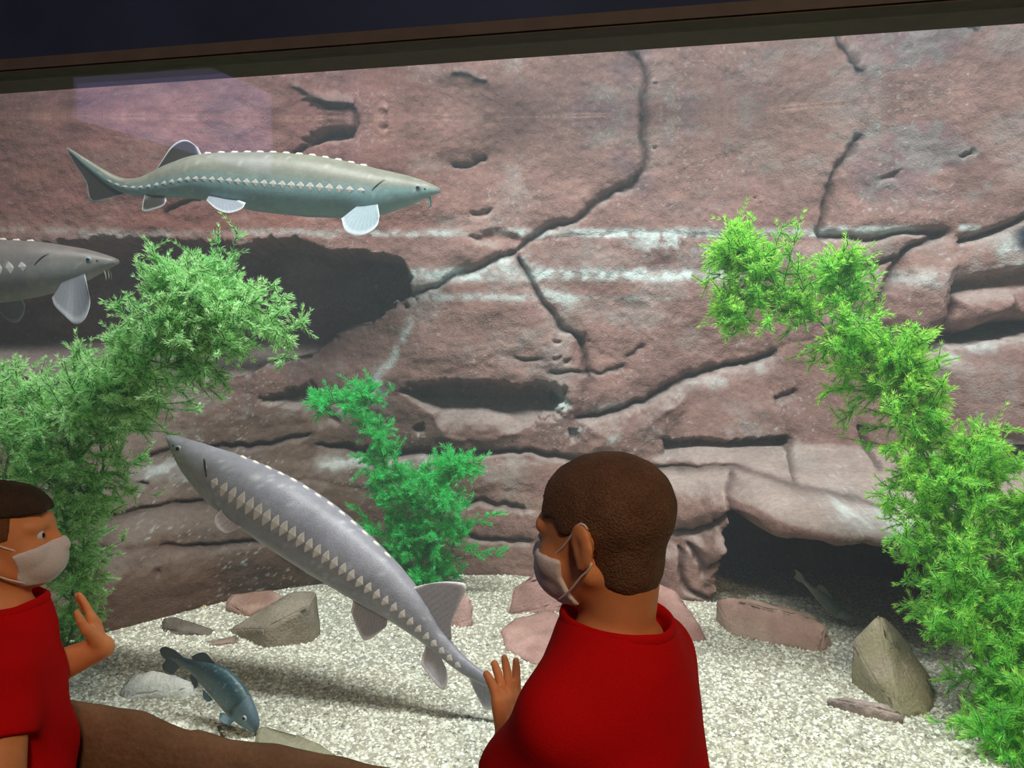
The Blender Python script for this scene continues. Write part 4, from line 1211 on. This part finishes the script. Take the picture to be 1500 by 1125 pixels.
water_plant('small blue-green water plant rooted in the gravel by the rear wall',
            [[(622, 860, 2.710, .9), (612, 800, 2.650, 1.0), (590, 740, 2.610, .8), (568, 690, 2.590, .6), (552, 640, 2.580, .5), (540, 600, 2.570, .45), (505, 588, 2.570, .42), (472, 598, 2.570, .4)],
             [(622, 860, 2.710, 1.0), (640, 790, 2.630, 1.1), (652, 740, 2.590, 1.0), (660, 700, 2.570, .7), (672, 680, 2.570, .4)],
             [(622, 860, 2.710, 1.0), (580, 815, 2.650, 1.0), (562, 780, 2.610, .8)], [(622, 860, 2.710, 1.0), (655, 815, 2.650, 1.0), (674, 780, 2.610, .8)],
             [(540, 600, 2.570, .5), (530, 580, 2.570, .4), (520, 572, 2.570, .3)]],
            13, 200, 0.1, 0.160, GREEN_M, needle=0.0205)


# ------------------------------------------------------------------ the two boys: each body is one closed surface grown from a distance field
class Vol:
    def __init__(self, lo, hi, h):
        self.lo, self.h = np.array(lo, float), h
        self.n = np.ceil((np.array(hi, float) - self.lo) / h).astype(int) + 1
        self.D = np.full(tuple(self.n), 0.06, np.float32)

    def sub(self, lo, hi):
        a = np.maximum(((np.array(lo) - self.lo) / self.h).astype(int), 0)
        b = np.minimum(((np.array(hi) - self.lo) / self.h).astype(int) + 2, self.n)
        if (b <= a).any(): return None, None
        sl = tuple(slice(a[k], b[k]) for k in range(3))
        g = np.stack(np.meshgrid(*[self.lo[k] + self.h * np.arange(a[k], b[k]) for k in range(3)], indexing='ij'), -1)
        return sl, g

    def join(self, sl, d, k):
        A = self.D[sl]
        if k > 0:
            h = np.clip(0.5 + 0.5 * (A - d) / k, 0, 1)
            self.D[sl] = (A + (d - A) * h - k * h * (1 - h)).astype(np.float32)
        else:
            self.D[sl] = np.minimum(A, d)

    def cone(self, a, b, ra, rb, k=0.01, cut=None):
        a, b = np.array(a, float), np.array(b, float)
        m = max(ra, rb) + 0.035
        sl, g = self.sub(np.minimum(a, b) - m, np.maximum(a, b) + m)
        if sl is None: return
        ab = b - a
        t = np.clip(((g - a) @ ab) / (ab @ ab + 1e-12), 0, 1)
        d = np.linalg.norm(g - a - t[..., None] * ab, axis=-1) - (ra + (rb - ra) * t)
        if cut is not None:                                   # flat end: nothing beyond the plane (point, normal)
            d = np.maximum(d, (g - np.array(cut[0])) @ np.array(cut[1]))
        self.join(sl, d, k)

    def ell(self, c, r, R=None, k=0.01, carve=False):
        c, r = np.array(c, float), np.array(r, float)
        m = r.max() + 0.035
        sl, g = self.sub(c - m, c + m)
        if sl is None: return
        q = g - c
        if R is not None: q = q @ R                            # into the frame of the ellipsoid (columns of R are its axes)
        k0 = np.linalg.norm(q / r, axis=-1); k1 = np.linalg.norm(q / (r * r), axis=-1)
        d = k0 * (k0 - 1) / (k1 + 1e-9)
        if carve:
            A = self.D[sl]; h = np.clip(0.5 - 0.5 * (A + d) / k, 0, 1)
            self.D[sl] = (A + (-d - A) * h + k * h * (1 - h)).astype(np.float32)
        else:
            self.join(sl, d, k)

    def mesh(self, D=None):
        D = self.D if D is None else D
        return nets(D, self.lo, self.h)


def nets(D, lo, h):
    """naive surface nets: vertices (n,3) and quads of the zero level of D"""
    S = D < 0
    nx, ny, nz = D.shape
    cnt = np.zeros((nx - 1, ny - 1, nz - 1), np.int8)
    for i in (0, 1):
        for j in (0, 1):
            for k in (0, 1):
                cnt += S[i:nx - 1 + i, j:ny - 1 + j, k:nz - 1 + k]
    ci, cj, ck = np.nonzero((cnt > 0) & (cnt < 8))
    idx = np.full(cnt.shape, -1, np.int64)
    idx[ci, cj, ck] = np.arange(len(ci))
    P = np.zeros((len(ci), 3)); W = np.zeros(len(ci))
    corners = [(i, j, k) for i in (0, 1) for j in (0, 1) for k in (0, 1)]
    for a in corners:
        for ax in range(3):
            if a[ax] == 1: continue
            b = list(a); b[ax] = 1
            da = D[ci + a[0], cj + a[1], ck + a[2]].astype(float); db = D[ci + b[0], cj + b[1], ck + b[2]].astype(float)
            m = (da < 0) != (db < 0)
            t = np.where(m, da / (da - db + 1e-12), 0)
            pt = np.array(a, float)[None] + 0
            pt = np.repeat(pt, len(ci), 0); pt[:, ax] += t
            P[m] += pt[m]; W[m] += 1
    P = P / W[:, None]
    V = lo + h * (P + np.stack([ci, cj, ck], -1))
    Q = []
    for ax in range(3):
        b, c = [(1, 2), (2, 0), (0, 1)][ax]
        sl0 = [slice(None)] * 3; sl1 = [slice(None)] * 3
        sl0[ax] = slice(0, D.shape[ax] - 1); sl1[ax] = slice(1, D.shape[ax])
        x = S[tuple(sl0)] != S[tuple(sl1)]
        I = np.stack(np.nonzero(x), -1)
        ok = (I[:, b] > 0) & (I[:, c] > 0) & (I[:, b] < D.shape[b] - 1) & (I[:, c] < D.shape[c] - 1)
        I = I[ok]
        ins = S[I[:, 0], I[:, 1], I[:, 2]]
        def at_(db, dc):
            J = I.copy(); J[:, b] -= db; J[:, c] -= dc
            return idx[J[:, 0], J[:, 1], J[:, 2]]
        q = np.stack([at_(1, 1), at_(0, 1), at_(0, 0), at_(1, 0)], -1)
        q[~ins] = q[~ins][:, ::-1]
        Q.append(q)
    Q = np.concatenate(Q)
    Q = Q[(Q >= 0).all(1)]
    return V, Q


def relax(V, Q, n=2, f=0.5):
    for _ in range(n):
        A = np.zeros_like(V); c = np.zeros(len(V))
        for a, b in ((0, 1), (1, 2), (2, 3), (3, 0)):
            np.add.at(A, Q[:, a], V[Q[:, b]]); np.add.at(A, Q[:, b], V[Q[:, a]])
            np.add.at(c, Q[:, a], 1); np.add.at(c, Q[:, b], 1)
        V = V + f * (A / np.maximum(c, 1)[:, None] - V)
    return V


UP = np.array([0, 0, 1.0])


def unit(v): return np.array(v, float) / np.linalg.norm(v)


def boy(label, P):
    """P holds the boy's joints in the world and the look of his hair"""
    kb = P['scale']; k = P['hs']
    root = tag(empty('person', (P['pelvis'][0], P['pelvis'][1], 0.0)), label, 'person')
    o = np.array([P['pelvis'][0], P['pelvis'][1], 0.0])
    body_pts = [P['head'], P['neck'], P['pelvis']] + [q for a in P['arms'] for q in (a['shoulder'], a['elbow'], a['wrist'])]
    lo = np.min(body_pts, 0) - 0.16; hi = np.max(body_pts, 0) + 0.17
    lo[2] = 0.0; hi[2] = P['head'][2] + 0.14
    B = Vol(lo, hi, 0.0034)
    # head frame: forward, left, up
    f = unit(P['look']); u = unit(UP - f * (UP @ f)); l = np.cross(u, f)
    tl = P.get('tilt', 0.0)
    u, l = u * math.cos(tl) + l * math.sin(tl), l * math.cos(tl) - u * math.sin(tl)
    R = np.stack([f, l, u], 1)
    H = np.array(P['head'])
    hd = lambda x, y, z: H + k * (R @ np.array([x, y, z]))
    s = lambda *r: tuple(k * v for v in r)
    B.ell(hd(-.012, 0, .026), s(.092, .073, .074), R, 0.001)                      # skull
    B.ell(hd(.030, 0, -.022), s(.058, .056, .072), R, 0.02)                      # face
    B.cone(hd(.030, 0, -.058), hd(.062, 0, -.082), k * .036, k * .016, 0.018)    # jaw and chin
    for y in (1, -1):
        B.cone(hd(-.004, y * .050, -.046), hd(.050, y * .014, -.082), k * .016, k * .012, 0.016)
        B.ell(hd(.056, y * .034, -.028), s(.026, .022, .024), R, 0.014)          # cheek
        B.cone(hd(.079, y * .010, .021), hd(.068, y * .042, .020), k * .010, k * .009, 0.012)   # brow
    B.cone(hd(.084, 0, .008), hd(.100, 0, -.026), k * .008, k * .0105, 0.010)    # nose
    for y in (1, -1):
        B.ell(hd(.092, y * .009, -.029), s(.009, .007, .006), R, 0.005)
        B.ell(hd(.090, y * .030, .003), s(.012, .017, .011), R, 0.008, carve=True)   # eye socket
    B.cone(hd(.083, .014, -.050), hd(.083, -.014, -.050), k * .007, k * .007, 0.006)
    B.cone(hd(.080, .011, -.060), hd(.080, -.011, -.060), k * .007, k * .007, 0.006)
    for y in (1, -1):                                                              # ears
        c = math.cos(0.35); sn = math.sin(0.35)
        Re = R @ np.array([[c, -sn * y, 0], [sn * y, c, 0], [0, 0, 1]]).T
        B.ell(hd(-.012, y * .076, -.004), s(.020, .0065, .031), Re, 0.005)
        B.ell(hd(-.012, y * .072, -.006), s(.012, .010, .020), Re, 0.006)
        B.ell(hd(-.006, y * .084, -.004), s(.009, .006, .016), Re, 0.003, carve=True)
        B.ell(hd(-.005, y * .074, -.030), s(.008, .005, .008), Re, 0.004)
    HEAD = B.D.copy(); k = kb
    N = np.array(P['neck']); PE = np.array(P['pelvis'])
    bf = unit(P['face']); bl = np.cross(UP, bf); RB = np.stack([bf, bl, UP], 1)
    hd_ = H + P['hs'] * (R @ np.array([-.030, 0, -.050]))
    B.cone(hd_, N + np.array([0, 0, -.015]), k * .040, k * .046, 0.018)   # neck
    for a in P['arms']:
        B.cone(N + np.array([0, 0, -.02]), np.array(a['shoulder']) + np.array([0, 0, .015]), k * .040, k * .034, 0.03)
    mid = N * 0.42 + PE * 0.58
    ch = N + (PE - N) * 0.30
    B.ell(ch, s(.078, .115, .15), RB, 0.02)
    B.ell(mid, s(.078, .104, .14), RB, 0.03)
    B.ell(PE, s(.080, .108, .09), RB, 0.03)
    legs = []
    for y in (1, -1):
        hip = PE + bl * y * k * .058 + UP * (-.03)
        knee = np.array([hip[0], hip[1], PE[2] * 0.51]) + bf * .012
        ank = np.array([hip[0], hip[1], .065]) - bf * .01
        legs.append((hip, knee, ank))
        B.cone(hip, knee, k * .066, k * .045, 0.02); B.cone(knee, ank, k * .043, k * .030, 0.01)
        B.cone(ank, ank + bf * .10 + UP * (-.035), k * .03, k * .022, 0.01)
    for a in P['arms']:
        S_, E, W_ = [np.array(a[q], float) for q in ('shoulder', 'elbow', 'wrist')]
        B.cone(S_, E, k * .042, k * .033, 0.02)
        B.cone(E, E + (W_ - E) * .35, k * .033, k * .033, 0.01)
        B.cone(E + (W_ - E) * .35, W_, k * .033, k * .0235, 0.012)
        # hand: X towards the thumb, Y along the fingers, Z out of the back of the hand
        Y = unit(a['fingers']); X = unit(np.array(a['thumb']) - Y * (np.array(a['thumb']) @ Y)); Z = unit(a['back'])
        Z = unit(np.cross(X, Y)) * np.sign(np.cross(X, Y) @ Z)
        q = lambda x, y, z: W_ + k * (X * x + Y * y + Z * z)
        for x in (-.024, -.008, .008, .024):
            B.cone(q(x * .55, .006, 0), q(x, .056, 0), k * .0115, k * .0105, 0.006)
        B.ell(q(.016, .026, -.006), s(.014, .024, .011), np.stack([X, Y, Z], 1), 0.008)
        for i, (x, ln, spx) in enumerate(((.025, .054, .10), (.0085, .060, .02), (-.0085, .055, -.06), (-.0245, .043, -.16))):
            cu = a['curl'][i]
            p = q(x, .056, 0); ang = 0.0
            for j, fr in enumerate((.44, .31, .25)):
                ang += cu * (0.8, 1.0, 0.7)[j]
                d = unit(Y * math.cos(ang) - Z * math.sin(ang) + X * spx)
                p2 = p + d * k * ln * fr
                B.cone(p, p2, k * (.0082, .0074, .0068)[j], k * (.0074, .0068, .0060)[j], 0.0015 if j else 0.004)
                p = p2
        t0 = q(.022, .014, -.004); t1 = q(.042, .036, -.012); t2 = q(.050, .054, -.016); t3 = q(.053, .072, -.018)
        B.cone(t0, t1, k * .0125, k * .0098, 0.006); B.cone(t1, t2, k * .0092, k * .0084, 0.003); B.cone(t2, t3, k * .0082, k * .0066, 0.002)
    V, Q = B.mesh()
    V = relax(V, Q, 2, 0.45)
    mesh_np('body', V, Q, M_SKIN, root, o)

    k = P['hs']
    for reg in P['hair']:
        def build(loc, reg=reg): return reg['where'](loc[..., 0], np.abs(loc[..., 1]), loc[..., 2])
        sl, g = B.sub(H - 0.15 * k, H + 0.15 * k)
        loc = ((g - H) @ R) / k
        q0 = loc - np.array([-.012, 0, .026]); r0 = np.array([.092, .073, .074])
        k0 = np.linalg.norm(q0 / r0, axis=-1); k1 = np.linalg.norm(q0 / (r0 * r0), axis=-1)
        dsk = k0 * (k0 - 1) / (k1 + 1e-9)
        q1 = loc - np.array([-.030, 0, -.040]); r1 = np.array([.048, .051, .052])   # nape
        k0 = np.linalg.norm(q1 / r1, axis=-1); k1 = np.linalg.norm(q1 / (r1 * r1), axis=-1)
        dn = k0 * (k0 - 1) / (k1 + 1e-9)
        q2 = loc - np.array([.030, 0, -.005]); r2 = np.array([.058, .0605, .066])   # temples
        k0 = np.linalg.norm(q2 / r2, axis=-1); k1 = np.linalg.norm(q2 / (r2 * r2), axis=-1)
        dt = k0 * (k0 - 1) / (k1 + 1e-9)
        hh = np.clip(0.5 + 0.5 * (dsk - dn) / 0.02, 0, 1)
        dd = dsk + (dn - dsk) * hh - 0.02 * hh * (1 - hh)
        dd = np.minimum(dd, dt)
        nzz = (fbm(loc[..., 0] * reg['grain'], loc[..., 1] * reg['grain'], loc[..., 2] * reg['grain'], 5, 3) - 0.5) * reg['rough']
        dd = np.maximum(dd - reg['thick'](loc[..., 0], np.abs(loc[..., 1]), loc[..., 2]) + nzz, build(loc) + nzz * 0.7)
        dd = np.maximum(dd, -(dsk + 0.020))
        v, qd = nets((dd * k).astype(np.float32), g[0, 0, 0], B.h)
        v = relax(v, qd, 2, 0.4)
        mesh_np(reg['name'], v, qd, reg['mat'], root, o)
    # face mask: follows the lower face
    sl, g = B.sub(H - 0.15 * k, H + 0.15 * k)
    loc = ((g - H) @ R) / k
    q1 = loc - np.array([.052, 0, -.045]); r1 = np.array([.058, .053, .052])
    k0 = np.linalg.norm(q1 / r1, axis=-1); k1 = np.linalg.norm(q1 / (r1 * r1), axis=-1)
    dm = np.minimum(HEAD[sl] / k - .0055, k0 * (k0 - 1) / (k1 + 1e-9))
    x, y, z = loc[..., 0], np.abs(loc[..., 1]), loc[..., 2]
    edge = np.maximum.reduce([z - (-.012 + .22 * (x - .09)) , -.092 - z, .040 - x - 0.25 * np.abs(z + .05), ])
    dm = np.maximum(np.maximum(dm, edge), -(HEAD[sl] / k + .006))
    v, qd = nets((dm * k).astype(np.float32), g[0, 0, 0], B.h)
    v = relax(v, qd, 3, 0.45)
    mask = mesh_np('face_mask', v, qd, M_MASK, root, o)
    for y in (1, -1):
        for z0, z1 in ((-.022, .026), (-.080, -.034)):
            pts = [hd(.050, y * .054, z0), hd(.022, y * .066, (z0 * .65 + z1 * .35)), hd(-.004, y * .0755, (z0 * .2 + z1 * .8)), hd(-.018, y * .079, z1), hd(-.026, y * .080, z1 * .7)]
            gm = Geo(); gm.tube(spline(pts, 16), 0.0013, 6)
            gm.build('ear_loop', M_LOOP, mask, o)
    for y in (1, -1):
        ge = Geo(); sphere(ge, hd(.0706, y * .030, .002), k * .0112, n=16, col=(.9, .9, .9))
        e = ge.build('eye', M_MASK, root, o)
        ge = Geo(); sphere(ge, hd(.0782, y * .0308, .002), k * .0056, n=12); ge.build('iris', M_EYE, e, o)

    # T-shirt
    k = kb
    T = Vol(lo, hi, 0.0042)
    hem = PE[2] - 0.06
    for a in P['arms']:
        S_, E = np.array(a['shoulder'], float), np.array(a['elbow'], float)
        d = unit(E - S_)
        T.cone(N + UP * -.018, S_ + UP * .012, k * .051, k * .045, 0.03)
        T.cone(S_, S_ + d * (a['sleeve'] + .02), k * .052, k * (.056), 0.03, cut=(S_ + d * a['sleeve'], d))
    T.ell(ch, s(.096, .130, .165), RB, 0.03); T.ell(mid, s(.100, .124, .16), RB, 0.04)
    T.cone(mid, PE + UP * -.08, k * .105, k * .112, 0.04)
    T.cone(N + UP * -.018, N + UP * -.006, k * .074, k * .070, 0.02)
    _, G = T.sub(lo - 1, hi + 1)
    # folds, then the neckline and the hem
    ax = (G - N) @ bl; az = G[..., 2] - N[2]; af = (G - N) @ bf
    T.D = T.D[:G.shape[0], :G.shape[1], :G.shape[2]]
    fold = 0.0035 * np.sin(az * 46 + ax * 38 + 3 * vnoise(ax * 9, af * 9, az * 7, 3)) * sstep(-0.05, -0.2, az) + 0.004 * (vnoise(ax * 16, af * 16, az * 9, 8) - .5)
    D = T.D + fold
    D = np.maximum(D, hem - G[..., 2])
    D0 = D
    na = N + UP * (-.026); nd = unit(UP - bf * .10 + 0.0 * bl)          # round neck opening around the neck's axis
    tt = np.clip((G - na) @ nd, 0, 1)
    D = np.maximum(D, k * .065 - np.linalg.norm(G - na - tt[..., None] * nd, axis=-1))
    v, qd = nets(D.astype(np.float32), T.lo, T.h)
    v = relax(v, qd, 3, 0.45)
    shirt = mesh_np('t_shirt', v, qd, M_SHIRT, root, o)
    # the ribbed collar follows the edge of the neck opening
    e1 = unit(bf - nd * (bf @ nd)); e2 = np.cross(nd, e1)
    ring = []
    for q in range(72):
        th = 2 * math.pi * q / 72
        ok = None
        for hgt in np.arange(.05, -.07, -.0015):
            p = na + (e1 * math.cos(th) + e2 * math.sin(th)) * k * .0665 + nd * hgt
            ii = np.round((p - T.lo) / T.h).astype(int)
            if D0[tuple(ii)] < 0:
                ok = hgt; break
        ring.append(ok if ok is not None else -.02)
    ring = np.array(ring)
    for _ in range(6):
        ring = 0.5 * ring + 0.25 * (np.roll(ring, 1) + np.roll(ring, -1))
    V_, F_ = [], []
    for q in range(72):
        th = 2 * math.pi * q / 72
        rd = e1 * math.cos(th) + e2 * math.sin(th)
        for w in range(8):
            a2 = 2 * math.pi * w / 8
            V_.append(na + rd * (k * .0665 + .0042 * math.cos(a2)) + nd * (ring[q] - .003 + .0085 * math.sin(a2)))
            F_.append((q * 8 + w, q * 8 + (w + 1) % 8, ((q + 1) % 72) * 8 + (w + 1) % 8, ((q + 1) % 72) * 8 + w))
    mesh_np('collar', V_, F_, M_SHIRT, shirt, o)
    # trousers and shoes
    L = Vol(lo, [hi[0], hi[1], PE[2] + 0.12], 0.0065)
    L.ell(PE + UP * -.01, s(.090, .116, .10), RB, 0.02)
    for hip, knee, ank in legs:
        L.cone(hip, knee, k * .078, k * .060, 0.03); L.cone(knee, ank + UP * .01, k * .058, k * .050, 0.02, cut=(ank + UP * 0.0, (0, 0, -1)))
    v, qd = L.mesh(); v = relax(v, qd, 2, 0.4)
    mesh_np('trousers', v, qd, M_PANTS, root, o)
    for hip, knee, ank in legs:
        Sx = Vol(ank - 0.16, ank + 0.2, 0.005)
        toe = np.array([ank[0], ank[1], .036]) + bf * .115
        heel = np.array([ank[0], ank[1], .036]) - bf * .03
        Sx.cone(heel, toe, .034, .032, 0.01); Sx.cone(heel + UP * .035, heel + bf * .05 + UP * .02, .034, .034, 0.02)
        _, G = Sx.sub(ank - 1, ank + 1)
        D = np.maximum(Sx.D, .014 - G[..., 2])
        v, qd = nets(D.astype(np.float32), Sx.lo, Sx.h); v = relax(v, qd, 2, 0.4)
        sh = mesh_np('shoe', v, qd, M_SHOE, root, o)
        D = np.maximum(np.maximum(Sx.D - .004, .001 - G[..., 2]), G[..., 2] - .016)
        v, qd = nets(D.astype(np.float32), Sx.lo, Sx.h)
        mesh_np('sole', v, qd, M_SOLE, sh, o)
    return root


hair_all = lambda x, y, z: np.minimum.reduce([
    np.maximum.reduce([.030 - z, x - (.056 - .10 * (z - .06))]),                       # top, up to the forehead
    np.maximum.reduce([.006 - z - .15 * (x - .03), x - .030 - .15 * (z - .03)]),       # temple, down to the ear
    np.maximum.reduce([-.080 - z + 0.5 * (x + .05), x + .020 + 0.25 * (z + .01)])])     # behind the ear to the nape
HAIR_R = [dict(name='hair', mat=M_HAIR, where=hair_all, grain=70, rough=.0035,
               thick=lambda x, y, z: .003 + .006 * sstep(0.0, .08, z))]
top_only = lambda x, y, z: np.maximum.reduce([.050 - z - 0.10 * x + 0.0 * np.abs(x), x - .086])
sides = lambda x, y, z: np.minimum.reduce([np.maximum.reduce([.000 - z, x - .036 - .1 * (z - .03)]), np.maximum.reduce([-.078 - z + 0.5 * (x + .05), x + .020 + 0.25 * (z + .01)])])
HAIR_L = [dict(name='hair', mat=M_HAIRDARK, where=top_only, grain=60, rough=.006, thick=lambda x, y, z: .010 + .004 * sstep(.03, .08, x)),
          dict(name='clipped_hair', mat=M_FADE, where=sides, grain=90, rough=.002, thick=lambda x, y, z: .003 + .006 * sstep(0.03, .07, z))]

GR = lambda px, py: None
phi = math.radians(35)
boy('person in a red T-shirt with short brown hair and a mask, seen from behind', dict(
    scale=0.985, hs=0.865, head=(.106, .935, 1.126), look=(-math.cos(phi), math.sin(phi), -.16), tilt=0.0, neck=(.122, .945, 1.000), pelvis=(.13, .93, .60), face=(-.78, .62, 0),
    arms=[dict(shoulder=(.058, .868, .928), elbow=(-.018, .985, .755), wrist=(-.004, 1.135, .772), sleeve=.135, fingers=(-.06, .32, .95), thumb=(.55, .80, -.2), back=(.80, -.55, .2), curl=(.0, .08, .14, .2)),
          dict(shoulder=(.182, 1.020, .938), elbow=(.212, 1.030, .735), wrist=(.19, 1.10, .57), sleeve=.125, fingers=(-.1, .1, -1), thumb=(-.7, .7, 0), back=(.7, .7, 0), curl=(.3, .35, .4, .45))],
    hair=HAIR_R))
boy('smaller person in a red T-shirt and white mask, in profile, palm raised to the glass', dict(
    scale=0.84, hs=0.82, head=(-.792, 1.235, 1.046), look=(.97, .22, .06), tilt=0.0, neck=(-.778, 1.225, .930), pelvis=(-.775, 1.19, .53), face=(.86, .51, 0),
    arms=[dict(shoulder=(-.828, 1.295, .862), elbow=(-.800, 1.285, .795), wrist=(-.676, 1.300, .846), sleeve=.10, fingers=(-.42, .30, .85), thumb=(.35, -.75, .1), back=(.75, -.6, .3), curl=(.1, .15, .2, .25)),
          dict(shoulder=(-.738, 1.140, .862), elbow=(-.702, 1.075, .715), wrist=(-.64, 1.12, .56), sleeve=.085, fingers=(.2, .05, -1), thumb=(.8, .5, 0), back=(.5, -.8, 0), curl=(.3, .35, .4, .45))],
    hair=HAIR_L))
